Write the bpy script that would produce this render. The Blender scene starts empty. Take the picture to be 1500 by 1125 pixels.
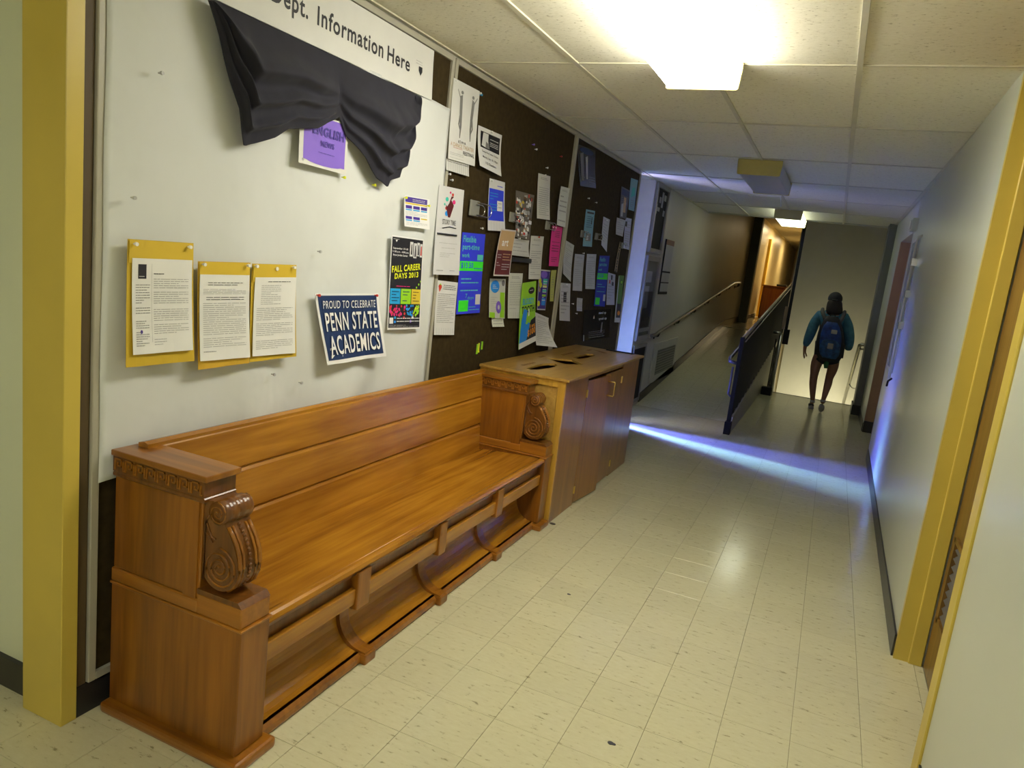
import bpy, bmesh, math, random
from mathutils import Vector, Matrix
random.seed(7)
PI = math.pi
S = bpy.context.scene
COL = S.collection

# ------------------------------------------------------------------ camera
F_PX, YAW, PITCH, ROLL, CAMZ = 1069.56, -0.39729, -0.17480, 0.11762, 1.5274
def cam_axes():
    cy, sy = math.cos(YAW), math.sin(YAW)
    f = Vector((sy*math.cos(PITCH), cy*math.cos(PITCH), math.sin(PITCH)))
    r = Vector((cy, -sy, 0)); u = r.cross(f)
    c, s = math.cos(ROLL), math.sin(ROLL)
    return c*r+s*u, -s*r+c*u, f
r_, u_, f_ = cam_axes()
cam = bpy.data.objects.new('camera', bpy.data.cameras.new('camera'))
COL.objects.link(cam)
cam.data.sensor_width = 36; cam.data.sensor_fit = 'HORIZONTAL'
cam.data.lens = F_PX/1500*36
cam.data.clip_start = 0.02; cam.data.clip_end = 200
cam.matrix_world = Matrix(((r_.x, u_.x, -f_.x, 0), (r_.y, u_.y, -f_.y, 0), (r_.z, u_.z, -f_.z, CAMZ), (0, 0, 0, 1)))
S.camera = cam
S.view_settings.view_transform = 'Standard'
S.view_settings.look = 'None'
S.view_settings.gamma = 1
S.view_settings.use_curve_mapping = False
S.view_settings.exposure = 0.25

# ------------------------------------------------------------------ world + daylight + lamps
W = bpy.data.worlds.new('world'); S.world = W; W.use_nodes = True
W.node_tree.nodes['Background'].inputs[0].default_value = (.35, .5, 1, 1)
W.node_tree.nodes['Background'].inputs[1].default_value = 1.0
LAMP_ON = 19.0
LAMP_FAR = 3.0
def light(name, kind, loc, d, energy, color, **k):
    l = bpy.data.lights.new(name, kind); l.energy = energy; l.color = color
    for a, b in k.items(): setattr(l, a, b)
    o = bpy.data.objects.new(name, l); COL.objects.link(o); o.location = loc
    o.rotation_euler = Vector(d).to_track_quat('-Z', 'Y').to_euler()
    return o
light('sun', 'SUN', (-8, 9.5, 3), (2.17, -.72, -1.0), 52, (.32, .68, 1), angle=math.radians(14))
light('sky_glow', 'SUN', (-8, 9.5, 4), (2.17, -.66, -1.15), 210, (.10, .13, 1), angle=math.radians(38))
light('sunlit_ground_bounce', 'AREA', (-3.9, 6.1, .2), (2.1, 1.17, .75), 300, (.18, .20, 1), shape='RECTANGLE', size=1.3, size_y=.5)
light('skylight_through_entrance', 'AREA', (-2.50, 6.80, 1.25), (1, .8, 0), 30, (1, .88, .92), shape='RECTANGLE', size=.25, size_y=2.2)
light('upper_hall_lamp', 'AREA', (-1.2, 21.5, 3.0), (0, 0, -1), 46, (1, .80, .46), shape='RECTANGLE', size=.4, size_y=1.2)
light('upper_hall_lamp', 'AREA', (-1.2, 26, 3.0), (0, 0, -1), 34, (1, .8, .45), shape='RECTANGLE', size=.4, size_y=1.2)
light('lower_stair_lamp', 'AREA', (.1, 12.1, -.50), (0, 1, .12), 11, (1, .93, .68), shape='RECTANGLE', size=.9, size_y=.3)

# ------------------------------------------------------------------ materials
MATS = {}
def nodes(m):
    nt = m.node_tree
    return nt, nt.nodes['Principled BSDF'], nt.nodes, nt.links
def newmat(name):
    m = bpy.data.materials.new(name); m.use_nodes = True; return m
def plain(name, col, rough=.6, metal=0, var=.04, spec=.5, scale=9, coat=0, bump=0):
    if name in MATS: return MATS[name]
    m = newmat(name); nt, p, N, L = nodes(m)
    tc = N.new('ShaderNodeTexCoord'); no = N.new('ShaderNodeTexNoise'); no.inputs['Scale'].default_value = scale; no.inputs['Detail'].default_value = 4
    L.new(tc.outputs['Object'], no.inputs['Vector'])
    cr = N.new('ShaderNodeValToRGB')
    cr.color_ramp.elements[0].position = .3; cr.color_ramp.elements[1].position = .7
    cr.color_ramp.elements[0].color = [max(0, c*(1-var)) for c in col]+[1]
    cr.color_ramp.elements[1].color = [min(1, c*(1+var)) for c in col]+[1]
    L.new(no.outputs[0], cr.inputs[0]); L.new(cr.outputs[0], p.inputs['Base Color'])
    p.inputs['Roughness'].default_value = rough; p.inputs['Metallic'].default_value = metal
    p.inputs['Specular IOR Level'].default_value = spec
    p.inputs['Coat Weight'].default_value = coat
    if bump:
        b = N.new('ShaderNodeBump'); b.inputs['Strength'].default_value = bump; b.inputs['Distance'].default_value = .01
        n2 = N.new('ShaderNodeTexNoise'); n2.inputs['Scale'].default_value = scale*12
        L.new(tc.outputs['Object'], n2.inputs['Vector']); L.new(n2.outputs[0], b.inputs['Height']); L.new(b.outputs[0], p.inputs['Normal'])
    MATS[name] = m
    return m
def wood(name, dark, lite, axis='y', rough=.3, sc=1.0, coat=.25):
    if name in MATS: return MATS[name]
    m = newmat(name); nt, p, N, L = nodes(m)
    tc = N.new('ShaderNodeTexCoord'); mp = N.new('ShaderNodeMapping')
    k = {'x': (.9, 14, 14), 'y': (14, .9, 14), 'z': (14, 14, .9)}[axis]
    mp.inputs['Scale'].default_value = [a*sc for a in k]
    L.new(tc.outputs['Object'], mp.inputs[0])
    n1 = N.new('ShaderNodeTexNoise'); n1.inputs['Scale'].default_value = 1.0; n1.inputs['Detail'].default_value = 6; n1.inputs['Distortion'].default_value = 1.2
    n2 = N.new('ShaderNodeTexNoise'); n2.inputs['Scale'].default_value = 7.0; n2.inputs['Detail'].default_value = 3
    n3 = N.new('ShaderNodeTexNoise'); n3.inputs['Scale'].default_value = 2.2; n3.inputs['Detail'].default_value = 2
    L.new(mp.outputs[0], n1.inputs['Vector']); L.new(mp.outputs[0], n2.inputs['Vector']); L.new(tc.outputs['Object'], n3.inputs['Vector'])
    def mad(a, ka, b):
        x = N.new('ShaderNodeMath'); x.operation = 'MULTIPLY_ADD'; L.new(a, x.inputs[0]); x.inputs[1].default_value = ka
        if hasattr(b, 'links'): L.new(b, x.inputs[2])
        else: x.inputs[2].default_value = b
        return x.outputs[0]
    v = mad(n1.outputs[0], .6, mad(n2.outputs[0], .25, mad(n3.outputs[0], .35, -.1)))
    cr = N.new('ShaderNodeValToRGB')
    e = cr.color_ramp.elements
    e[0].position = .33; e[1].position = .72; e[0].color = (*dark, 1); e[1].color = (*lite, 1)
    L.new(v, cr.inputs[0]); L.new(cr.outputs[0], p.inputs['Base Color'])
    p.inputs['Roughness'].default_value = rough; p.inputs['Coat Weight'].default_value = coat; p.inputs['Coat Roughness'].default_value = .2
    b = N.new('ShaderNodeBump'); b.inputs['Strength'].default_value = .08; b.inputs['Distance'].default_value = .003
    L.new(v, b.inputs['Height']); L.new(b.outputs[0], p.inputs['Normal'])
    MATS[name] = m
    return m
def floor_mat(name, streak=True):
    m = newmat(name); nt, p, N, L = nodes(m)
    tc = N.new('ShaderNodeTexCoord'); geo = N.new('ShaderNodeNewGeometry')
    mp = N.new('ShaderNodeMapping'); mp.inputs['Scale'].default_value = (22, 60, 40); L.new(geo.outputs['Position'], mp.inputs[0])
    n1 = N.new('ShaderNodeTexNoise'); n1.inputs['Scale'].default_value = 1; n1.inputs['Detail'].default_value = 7; n1.inputs['Roughness'].default_value = .7
    L.new(mp.outputs[0], n1.inputs['Vector'])
    n2 = N.new('ShaderNodeTexNoise'); n2.inputs['Scale'].default_value = 2.0; L.new(geo.outputs['Position'], n2.inputs['Vector'])
    cr = N.new('ShaderNodeValToRGB'); e = cr.color_ramp.elements
    e[0].position = .33; e[0].color = (.30, .27, .155, 1); e[1].position = .405; e[1].color = (.63, .595, .38, 1)
    x = e.new(.60); x.color = (.66, .63, .41, 1); y = e.new(.75); y.color = (.69, .66, .44, 1)
    L.new(n1.outputs[0], cr.inputs[0])
    oi = N.new('ShaderNodeObjectInfo')
    hv = N.new('ShaderNodeHueSaturation'); L.new(cr.outputs[0], hv.inputs['Color'])
    ma = N.new('ShaderNodeMath'); ma.operation = 'MULTIPLY_ADD'; L.new(oi.outputs['Random'], ma.inputs[0]); ma.inputs[1].default_value = .06; ma.inputs[2].default_value = .95
    L.new(ma.outputs[0], hv.inputs['Value'])
    L.new(hv.outputs[0], p.inputs['Base Color'])
    rr = N.new('ShaderNodeMapRange'); L.new(n2.outputs[0], rr.inputs[0]); rr.inputs['To Min'].default_value = .10; rr.inputs['To Max'].default_value = .22
    L.new(rr.outputs[0], p.inputs['Roughness'])
    b = N.new('ShaderNodeBump'); b.inputs['Strength'].default_value = .10; b.inputs['Distance'].default_value = .01
    n4 = N.new('ShaderNodeTexNoise'); n4.inputs['Scale'].default_value = 9; L.new(geo.outputs['Position'], n4.inputs['Vector'])
    L.new(n4.outputs[0], b.inputs['Height']); L.new(b.outputs[0], p.inputs['Normal'])
    MATS[name] = m
    return m
def ceil_mat():
    m = newmat('ceiling_tile'); nt, p, N, L = nodes(m)
    geo = N.new('ShaderNodeNewGeometry')
    mp = N.new('ShaderNodeMapping'); mp.inputs['Scale'].default_value = (60, 110, 60); L.new(geo.outputs['Position'], mp.inputs[0])
    n1 = N.new('ShaderNodeTexNoise'); n1.inputs['Scale'].default_value = 1; n1.inputs['Detail'].default_value = 3
    L.new(mp.outputs[0], n1.inputs['Vector'])
    cr = N.new('ShaderNodeValToRGB'); e = cr.color_ramp.elements
    e[0].position = .28; e[0].color = (.42, .38, .24, 1); e[1].position = .36; e[1].color = (.80, .77, .60, 1)
    x = e.new(.7); x.color = (.86, .83, .67, 1)
    L.new(n1.outputs[0], cr.inputs[0])
    oi = N.new('ShaderNodeObjectInfo')
    hv = N.new('ShaderNodeHueSaturation'); L.new(cr.outputs[0], hv.inputs['Color'])
    ma = N.new('ShaderNodeMath'); ma.operation = 'MULTIPLY_ADD'; L.new(oi.outputs['Random'], ma.inputs[0]); ma.inputs[1].default_value = .10; ma.inputs[2].default_value = .93
    L.new(ma.outputs[0], hv.inputs['Value']); L.new(hv.outputs[0], p.inputs['Base Color'])
    p.inputs['Roughness'].default_value = .9
    b = N.new('ShaderNodeBump'); b.inputs['Strength'].default_value = .3; b.inputs['Distance'].default_value = .004
    L.new(n1.outputs[0], b.inputs['Height']); L.new(b.outputs[0], p.inputs['Normal'])
    MATS['ceiling_tile'] = m
    return m
def emit(name, col, s):
    m = newmat(name); nt, p, N, L = nodes(m)
    p.inputs['Base Color'].default_value = (.8, .8, .75, 1)
    p.inputs['Emission Color'].default_value = (*col, 1); p.inputs['Emission Strength'].default_value = s
    MATS[name] = m
    return m
def glassmat():
    m = newmat('display_glass'); nt, p, N, L = nodes(m)
    p.inputs['Base Color'].default_value = (.9, .95, .95, 1); p.inputs['Roughness'].default_value = .05
    p.inputs['Transmission Weight'].default_value = 1.0; p.inputs['IOR'].default_value = 1.1
    p.inputs['Alpha'].default_value = .35
    return m

M_FLOOR = floor_mat('vinyl_floor_tile')
M_CEIL = ceil_mat()
M_GROUT = plain('floor_joint', (.22, .20, .12), .8)
M_WALL = plain('cream_wall_paint', (.62, .65, .53), .32, var=.02, scale=2, coat=.1)
M_WALLG = plain('grey_cream_wall_paint', (.50, .50, .44), .45, var=.03, scale=2)
M_PALE = plain('pale_green_wall_paint', (.72, .76, .55), .5, var=.02, scale=2)
M_YEL = plain('yellow_gloss_paint', (.64, .49, .085), .35, var=.04, scale=5)
M_BLACKBASE = plain('black_rubber_baseboard', (.022, .021, .02), .35)
M_BROWNBOARD = plain('brown_cork_board', (.044, .030, .011), .8, var=.22, scale=30, spec=.15)
M_FRAME = plain('painted_metal_frame', (.42, .40, .31), .4, var=.03)
M_GRID = plain('ceiling_grid_paint', (.62, .59, .44), .5)
M_LAMPEND = plain('lamp_end_plate_paint', (.62, .55, .22), .5)
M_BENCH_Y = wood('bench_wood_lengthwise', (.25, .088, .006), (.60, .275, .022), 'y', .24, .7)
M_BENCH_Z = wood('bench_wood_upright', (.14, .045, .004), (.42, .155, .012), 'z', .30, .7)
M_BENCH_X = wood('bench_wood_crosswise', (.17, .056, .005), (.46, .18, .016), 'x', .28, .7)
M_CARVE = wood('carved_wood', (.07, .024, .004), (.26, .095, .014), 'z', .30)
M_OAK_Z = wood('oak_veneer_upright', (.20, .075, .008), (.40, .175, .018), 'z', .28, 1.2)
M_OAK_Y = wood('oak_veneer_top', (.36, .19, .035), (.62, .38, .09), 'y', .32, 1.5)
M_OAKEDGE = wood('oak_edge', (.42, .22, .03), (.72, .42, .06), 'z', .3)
M_DOORWOOD = wood('door_veneer', (.13, .065, .012), (.30, .16, .03), 'z', .4)
M_FARWOOD = wood('red_brown_wood', (.20, .05, .006), (.50, .16, .02), 'z', .4)
M_DARKHOLE = plain('dark_interior', (.012, .009, .006), .9)
M_BRASS = plain('brass', (.75, .55, .15), .3, metal=1)
M_STEEL = plain('brushed_steel', (.45, .44, .40), .35, metal=1)
M_BLACKMETAL = plain('black_painted_steel', (.010, .010, .014), .65, spec=.15)
M_CHROME = plain('chrome_wire', (.7, .7, .68), .2, metal=1)
M_TAN = plain('tan_door_paint', (.36, .22, .11), .5)

# ------------------------------------------------------------------ mesh helpers
def box(bm, x0, x1, y0, y1, z0, z1, bev=0, seg=1):
    r = bmesh.ops.create_cube(bm, size=1)
    vs = r['verts']
    for v in vs:
        v.co = Vector(((x0+x1)/2+v.co.x*(x1-x0), (y0+y1)/2+v.co.y*(y1-y0), (z0+z1)/2+v.co.z*(z1-z0)))
    if bev:
        es = list({e for v in vs for e in v.link_edges})
        bmesh.ops.bevel(bm, geom=es, offset=bev, segments=seg, affect='EDGES', profile=.6)
    return bm
def prism(bm, pts, a0, a1, plane='xz', bev=0):
    """extrude polygon pts along the missing axis from a0 to a1"""
    def mk(p, a):
        if plane == 'xz': return (p[0], a, p[1])
        if plane == 'yz': return (a, p[0], p[1])
        return (p[0], p[1], a)
    A = [bm.verts.new(mk(p, a0)) for p in pts]; B = [bm.verts.new(mk(p, a1)) for p in pts]
    n = len(pts); fs = []
    fs.append(bm.faces.new(A)); fs.append(bm.faces.new(B[::-1]))
    for i in range(n):
        fs.append(bm.faces.new((A[i], B[i], B[(i+1) % n], A[(i+1) % n])))
    bmesh.ops.recalc_face_normals(bm, faces=fs)
    if bev:
        es = [e for e in fs[0].edges]+[e for e in fs[1].edges]
        bmesh.ops.bevel(bm, geom=es, offset=bev, segments=2, affect='EDGES')
    return bm
def tube(bm, pts, rad, n=8, closed=False):
    pts = [Vector(p) for p in pts]
    rads = rad if isinstance(rad, (list, tuple)) else [rad]*len(pts)
    rings = []
    up = Vector((0, 0, 1)); m = len(pts)
    for i, p in enumerate(pts):
        if closed: d = pts[(i+1) % m]-pts[i-1]
        else: d = pts[min(i+1, m-1)]-pts[max(i-1, 0)]
        d.normalize()
        a = d.cross(up)
        if a.length < .05: a = d.cross(Vector((1, 0, 0)))
        a.normalize(); b = d.cross(a).normalized()
        rings.append([bm.verts.new(p+rads[i]*(math.cos(2*PI*k/n)*a+math.sin(2*PI*k/n)*b)) for k in range(n)])
    fs = []
    for i in range(m if closed else m-1):
        A, B = rings[i], rings[(i+1) % m]
        for k in range(n): fs.append(bm.faces.new((A[k], A[(k+1) % n], B[(k+1) % n], B[k])))
    if not closed:
        fs.append(bm.faces.new(rings[0][::-1])); fs.append(bm.faces.new(rings[-1]))
    bmesh.ops.recalc_face_normals(bm, faces=fs)
    return bm
def cyl(bm, c, r, h, axis='z', n=20, r2=None):
    c = Vector(c); d = {'x': Vector((1, 0, 0)), 'y': Vector((0, 1, 0)), 'z': Vector((0, 0, 1))}[axis]
    tube(bm, [c-d*h/2, c+d*h/2], [r, r if r2 is None else r2], n)
    return bm
def sphere(bm, c, r, sx=1, sy=1, sz=1, u=16, v=10):
    g = bmesh.ops.create_uvsphere(bm, u_segments=u, v_segments=v, radius=r)
    for w in g['verts']: w.co = Vector((c[0]+w.co.x*sx, c[1]+w.co.y*sy, c[2]+w.co.z*sz))
    return bm
NEW = bmesh.new
def finish(name, me, mat, parent=None, smooth=False, origin=None):
    base = Vector(parent['_loc']) if parent is not None and '_loc' in parent else (Vector(origin) if origin else Vector((0, 0, 0)))
    if parent is not None and '_loc' not in parent: base = Vector((0, 0, 0))
    if base.length: me.transform(Matrix.Translation(-base))
    if mat is not None and not me.materials: me.materials.append(mat)
    if smooth:
        for p in me.polygons: p.use_smooth = True
    o = bpy.data.objects.new(name, me); COL.objects.link(o)
    if parent is not None: o.parent = parent; o['_loc'] = tuple(base)
    else: o.location = base; o['_loc'] = tuple(base)
    return o
def obj(name, bm, mat, parent=None, smooth=False, origin=None):
    me = bpy.data.meshes.new(name); bm.to_mesh(me); bm.free()
    return finish(name, me, mat, parent, smooth, origin)
def bx(name, mat, b, parent=None, bev=0, origin=None, seg=1):
    return obj(name, box(NEW(), *b, bev=bev, seg=seg), mat, parent, origin=origin)
def tag(o, label=None, cat=None, group=None, kind=None):
    if label: o['label'] = label
    if cat: o['category'] = cat
    if group: o['group'] = group
    if kind: o['kind'] = kind
    return o
def thing(name, label, cat, loc, group=None):
    o = bpy.data.objects.new(name, None); COL.objects.link(o); o.location = loc; o['_loc'] = tuple(loc)
    o.empty_display_size = .1
    return tag(o, label, cat, group)
def struct(name, mat, b, label=None, parent=None, bev=0):
    o = bx(name, mat, b, parent, bev)
    if parent is None: o['kind'] = 'structure'; o['label'] = label or name; o['category'] = name.split('_')[0]
    return o

XL, XR, H = -1.8705, .512, 2.4374
T = .2286; TX, TY = .1262, .012

# ------------------------------------------------------------------ FLOOR
floor = bx('floor', M_GROUT, (-4.6, .75, -5.2, 11.2, -.12, -.0032))
tag(floor, 'cream streaked vinyl tile floor of the corridor', 'floor', kind='structure')
def tile_mesh(w, d):  # one vinyl tile
    bm = NEW(); box(bm, 0, w, 0, d, -.0032, 0)
    for e in bm.verts:
        pass
    top = [f for f in bm.faces if f.normal.z > .9]
    bmesh.ops.bevel(bm, geom=list(top[0].edges), offset=.0006, segments=1, affect='EDGES')
    me = bpy.data.meshes.new('floor_tile'); bm.to_mesh(me); bm.free(); me.materials.append(M_FLOOR); return me
full = tile_mesh(T-.0013, T-.0013)
i0, i1 = -22, 4
far = NEW(); nt_ = 0
cands = []
for j in range(-24, 50):
    y0 = TY+T*j; y1 = y0+T-.0013
    for i in range(i0, i1):
        x0 = TX+T*i; x1 = x0+T-.0013
        lo, hi = (-4.6, .74) if y0 < 1.3 else (XL-.005, .74)
        if y0 > 3.5 and y0 < 7.55: hi = XR+.04
        if y1 <= -5.2 or y0 >= 11.195: continue
        a, b = max(x0, lo), min(x1, hi)
        if b-a < .01: continue
        c, d = max(y0, -5.2), min(y1, 11.195)
        if y0 < 1.3 < y1 and a < XL: pass
        near = (1.0 < y0 < 6.2) and a > -2.9 and not (a < -1.62 and 1.6 < y0 < 5.3)
        if near and nt_ < 298:
            nt_ += 1
            if abs(b-a-(T-.0013)) < 1e-5 and abs(d-c-(T-.0013)) < 1e-5: me = full
            else: me = tile_mesh(b-a, d-c)
            o = bpy.data.objects.new('floor_tile', me); COL.objects.link(o); o.location = (a, c, 0); o.parent = floor
        else:
            box(far, a, b, c, d, -.0032, 0)
o = obj('floor_tile_field', far, M_FLOOR, floor); o['kind'] = 'stuff'
# ramp and upper hall floor
bm = NEW(); prism(bm, [(8.15, -.01), (8.15, 0.001), (14.6, .64), (34, .64), (34, .5), (14.6, .5), (8.6, -.01)], -1.87, -.76, 'yz')
o = obj('floor_ramp', bm, M_FLOOR); tag(o, 'tiled ramp rising along the left wall up to the far hallway', 'floor', kind='structure')
struct('floor_upper_hall', M_FLOOR, (-3.6, -1.87, 16.9, 34, .5, .64), 'tiled floor of the brightly lit upper hallway')
rt = NEW()
def rz(y): return (y-8.15)*.0992+.0022 if y < 14.6 else .6425
yy = 8.16
while yy < 14.5:
    xx = TX-T*9
    while xx < -.77:
        a, b = max(xx, -1.868), min(xx+T-.002, -.768)
        if b-a > .02:
            y1 = yy+T-.0022
            q = [rt.verts.new(v) for v in ((a, yy, rz(yy)), (b, yy, rz(yy)), (b, y1, rz(y1)), (a, y1, rz(y1)), (a, yy, rz(yy)-.0035), (b, yy, rz(yy)-.0035), (b, y1, rz(y1)-.0035), (a, y1, rz(y1)-.0035))]
            for f in ((0, 1, 2, 3), (0, 4, 5, 1), (1, 5, 6, 2), (2, 6, 7, 3), (3, 7, 4, 0)): rt.faces.new([q[i] for i in f])
        xx += T
    yy += T
o = obj('floor_tile_field', rt, M_FLOOR, bpy.data.objects['floor_ramp']); o['kind'] = 'stuff'
bpy.data.objects['floor_ramp'].data.materials[0] = M_GROUT
struct('floor_upper_landing', M_FLOOR, (-1.87, -.76, 14.52, 34, .60, .6425), 'tiled landing at the top of the ramp')
# stairs going down
st = NEW()
prof = [(11.2, -.02)]
y, z = 11.2, 0
pts = [(11.2, -.003)]
for k in range(9):
    z -= .17; pts.append((y, z)); y += .27; pts.append((y, z))
pts += [(y, z-.2), (11.2, -.4)]
pts = [(11.2, -.004)]+pts[1:]
prism(st, pts[:-1]+[(11.2, z-.2)], -.70, .62, 'yz')
o = obj('floor_stairs', st, M_FLOOR); tag(o, 'flight of steps going down beyond the edge of the corridor floor', 'stairs', kind='structure')
o = bx('stair_nosing', plain('dark_nosing', (.10, .09, .07), .5), (-.70, .60, 11.17, 11.21, -.02, .003)); tag(o, 'dark metal nosing strip along the top stair edge', 'trim', kind='structure')

# ------------------------------------------------------------------ CEILING
ceil = bx('ceiling', plain('plenum', (.05, .05, .04), .9), (-4.6, .8, -5.2, 10.9, H+.02, H+.14))
tag(ceil, 'suspended ceiling of speckled mineral tiles in a painted grid', 'ceiling', kind='structure')
XA = -1.2926; YC = 3.4025; SY = 1.2338
xs = [-4.6, -4.34, -3.73, -3.12, -2.51, -1.9026, XA, XA+.61, XA+1.22, XR+.25]
ctile = {}
farc = NEW()
for j in range(-7, 7):
    y0, y1 = YC+SY*(j-1), YC+SY*j
    y1 = min(y1, 10.9)
    if y1 <= y0: continue
    y0 = max(y0, -5.2)
    if y1 < -5.2: continue
    for i in range(len(xs)-1):
        x0, x1 = xs[i], xs[i+1]
        if y0 < 1.0 and j < 0 or x1 < -1.9:
            box(farc, x0+.011, x1-.011, y0+.011, y1-.011, H+.001, H+.016)
            continue
        if x1 < -1.88 and y0 > 1.4: continue
        tilt = random.uniform(-.002, .002)
        b = NEW(); box(b, x0+.008, x1-.008, y0+.008, y1-.008, H+.0015+abs(tilt), H+.017, bev=.002)
        obj('ceiling_tile', b, M_CEIL, ceil)
o = obj('ceiling_tile_field', farc, M_CEIL, ceil); o['kind'] = 'stuff'
for x in xs[5:-1]:
    bx('ceiling_grid_bar', M_GRID, (x-.012, x+.012, -5.2, 10.9, H-.0035, H+.004), ceil, bev=.001)
for j in range(-6, 7):
    y0 = YC+SY*(j-1)
    if y0 > 10.9: continue
    bx('ceiling_grid_bar', M_GRID, (-1.9 if y0 > 1.3 else -4.6, XR+.1, y0-.0075, y0+.0075, H-.0025, H+.004), ceil)
bx('ceiling_edge_angle', M_GRID, (XL, XL+.02, 1.4, 10.9, H-.004, H+.004), ceil)
bx('ceiling_edge_angle', M_GRID, (XR-.0, XR+.03, -5.2, 10.9, H-.004, H+.004), ceil)
struct('trim_1', M_WALLG, (-2.1, .8, 10.86, 11.0, H-.002, 3.2), 'bulkhead where the suspended ceiling ends before the stairs')
struct('ceiling_upper_hall', plain('upper_ceiling', (.32, .28, .2), .8), (-3.8, 1.0, 10.9, 34.2, 3.08, 3.2), 'plain dark ceiling over the stairs and upper hallway')

# ------------------------------------------------------------------ WALLS
struct('wall_left', M_WALLG, (-2.06, XL-.004, 1.40, 6.985, -.1, H+.1), 'left corridor wall behind the bulletin boards')
struct('wall_cross_left', M_PALE, (-4.6, -2.034, 1.36, 1.50, -.1, H+.1), 'pale wall stub left of the yellow post')
struct('wall_alcove', M_PALE, (-4.75, -4.6, -5.2, 1.5, -.1, H+.1), 'pale wall at the left end of the side passage')
struct('wall_back', M_WALL, (-4.75, .9, -5.35, -5.2, -.1, H+.1), 'wall behind the photographer')
struct('baseboard_left', M_BLACKBASE, (-4.6, -2.03, 1.345, 1.36, 0, .10), 'black rubber baseboard on the pale wall left of the yellow post')
struct('baseboard_board', M_BLACKBASE, (XL-.002, XL+.006, 1.36, 6.98, 0, .10), 'black rubber baseboard under the bulletin boards')
# recess with the entrance
struct('wall_left_far', M_WALLG, (-2.10, XL, 7.62, 8.27, -.1, H+.1), 'left wall section around the display case')
struct('wall_ramp', M_WALLG, (-2.1, XL, 8.27, 16.8, -.1, 3.1), 'grey cream left wall along the ramp')
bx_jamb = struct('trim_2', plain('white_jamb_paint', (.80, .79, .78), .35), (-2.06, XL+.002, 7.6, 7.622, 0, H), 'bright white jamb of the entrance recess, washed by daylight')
# entrance door with a narrow slit open
d1 = bx('door_1', plain('entrance_door_paint', (.35, .36, .38), .4), (-2.10, -2.06, 7.135, 7.60, 0, H-.01)); tag(d1, 'entrance door standing ajar, leaving a narrow slit of daylight', 'door', kind='structure')
bx('door_handle', M_STEEL, (-2.06, -2.03, 7.17, 7.19, .95, 1.15), d1)
struct('trim_3', M_WALLG, (-2.10, -2.06, 6.975, 7.02, -.1, H), 'near post of the entrance recess')
struct('trim_4', M_WALLG, (-2.10, -2.06, 6.975, 7.62, H-.005, H+.1), 'head of the entrance doorway')
struct('floor_recess', M_FLOOR, (-2.10, XL-.004, 6.985, 7.62, -.1, 0), 'floor of the entrance recess')
struct('ceiling_recess', M_CEIL, (-2.10, XL, 6.985, 7.62, H, H+.1), 'ceiling of the entrance recess')
struct('baseboard_ramp', M_BLACKBASE, (XL, XL+.006, 8.27, 8.3, 0, .12), 'end of black baseboard at the foot of the ramp')
bm = NEW(); prism(bm, [(8.29, .0), (14.6, .63), (16.78, .63), (16.78, .76), (14.6, .76), (8.29, .12)], XL, XL+.012, 'yz')
o = obj('baseboard_ramp_slope', bm, M_BLACKBASE); tag(o, 'black rubber baseboard climbing beside the ramp', 'baseboard', kind='structure')
struct('wall_pier', plain('green_grey_pier', (.20, .20, .13), .6), (-2.1, -1.69, 16.8, 17.1, .4, 3.1), 'dark grey green pier at the top of the ramp')
# right wall
struct('wall_right', M_WALL, (.625, .9, -5.2, 2.40, -.1, H+.1), 'backing of the near right wall')
struct('wall_right_near', M_WALL, (XR-.007, .63, -5.2, 2.565, -.1, H+.1), 'pale right wall beside the photographer')
bm = NEW(); prism(bm, [(.503, 3.435), (.545, 7.64), (.545, 7.66), (.9, 7.66), (.9, 3.435)], -.1, H+.1, 'xy')
o = obj('wall_right_middle', bm, M_WALL); tag(o, 'glossy pale right wall between the louvred door and the far tan door', 'wall', kind='structure')
struct('wall_right_backing', M_WALLG, (.9, 1.0, -5.35, 13.3, -1.6, 3.2), 'outer backing of the right wall')
struct('wall_right_over_door', M_WALL, (.512, .9, 2.40, 3.435, H-.02, H+.1), 'wall above the louvred door')
bm = NEW(); prism(bm, [(.4945, 3.44), (.536, 7.64), (.545, 7.655), (.56, 7.655), (.56, 3.44)], 0, .10, 'xy')
o = obj('baseboard_right', bm, M_BLACKBASE); tag(o, 'black rubber baseboard along the right wall', 'baseboard', kind='structure')
struct('baseboard_right_near', M_BLACKBASE, (XR-.014, XR, -5.2, 2.475, 0, .10), 'black rubber baseboard on the near right wall')
# far right door recess, resumed wall, pier
struct('wall_right_far', M_WALL, (.548, .9, 9.2, 10.36, -.1, H+.1), 'pale right wall beyond the tan door')
struct('wall_right_head', M_WALL, (.548, .9, 7.66, 9.2, 2.15, H+.1), 'wall above the far tan door')
struct('trim_5', M_TAN, (.550, .66, 9.17, 9.2, .10, 2.15), 'tan jamb of the far right doorway')
d2 = bx('door_2', M_TAN, (.645, .69, 7.67, 9.17, .01, 2.14)); tag(d2, 'tan door set back in the right wall before the stairs', 'door', kind='structure')
bx('door_handle', M_STEEL, (.61, .645, 7.75, 7.77, 1.0, 1.12), d2)
struct('trim_6', M_BLACKBASE, (.548, .66, 9.155, 9.172, 0, .13), 'black plinth at the foot of the tan jamb')
struct('trim_7', plain('pale_corner_bead', (.75, .73, .65), .4), (.5445, .552, 7.652, 7.664, .10, H), 'pale corner bead at the end of the right wall')
struct('baseboard_right_far', M_BLACKBASE, (.540, .548, 9.2, 10.36, 0, .10), 'black baseboard beyond the tan door')
struct('wall_stair_pier', plain('dark_grey_pier', (.17, .175, .16), .5), (.462, .9, 10.36, 10.75, 0, H+.1), 'dark grey pier beside the top of the stairs')
struct('baseboard_pier', M_BLACKBASE, (.445, .9, 10.345, 10.76, 0, .13), 'black base around the dark grey pier')
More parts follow.
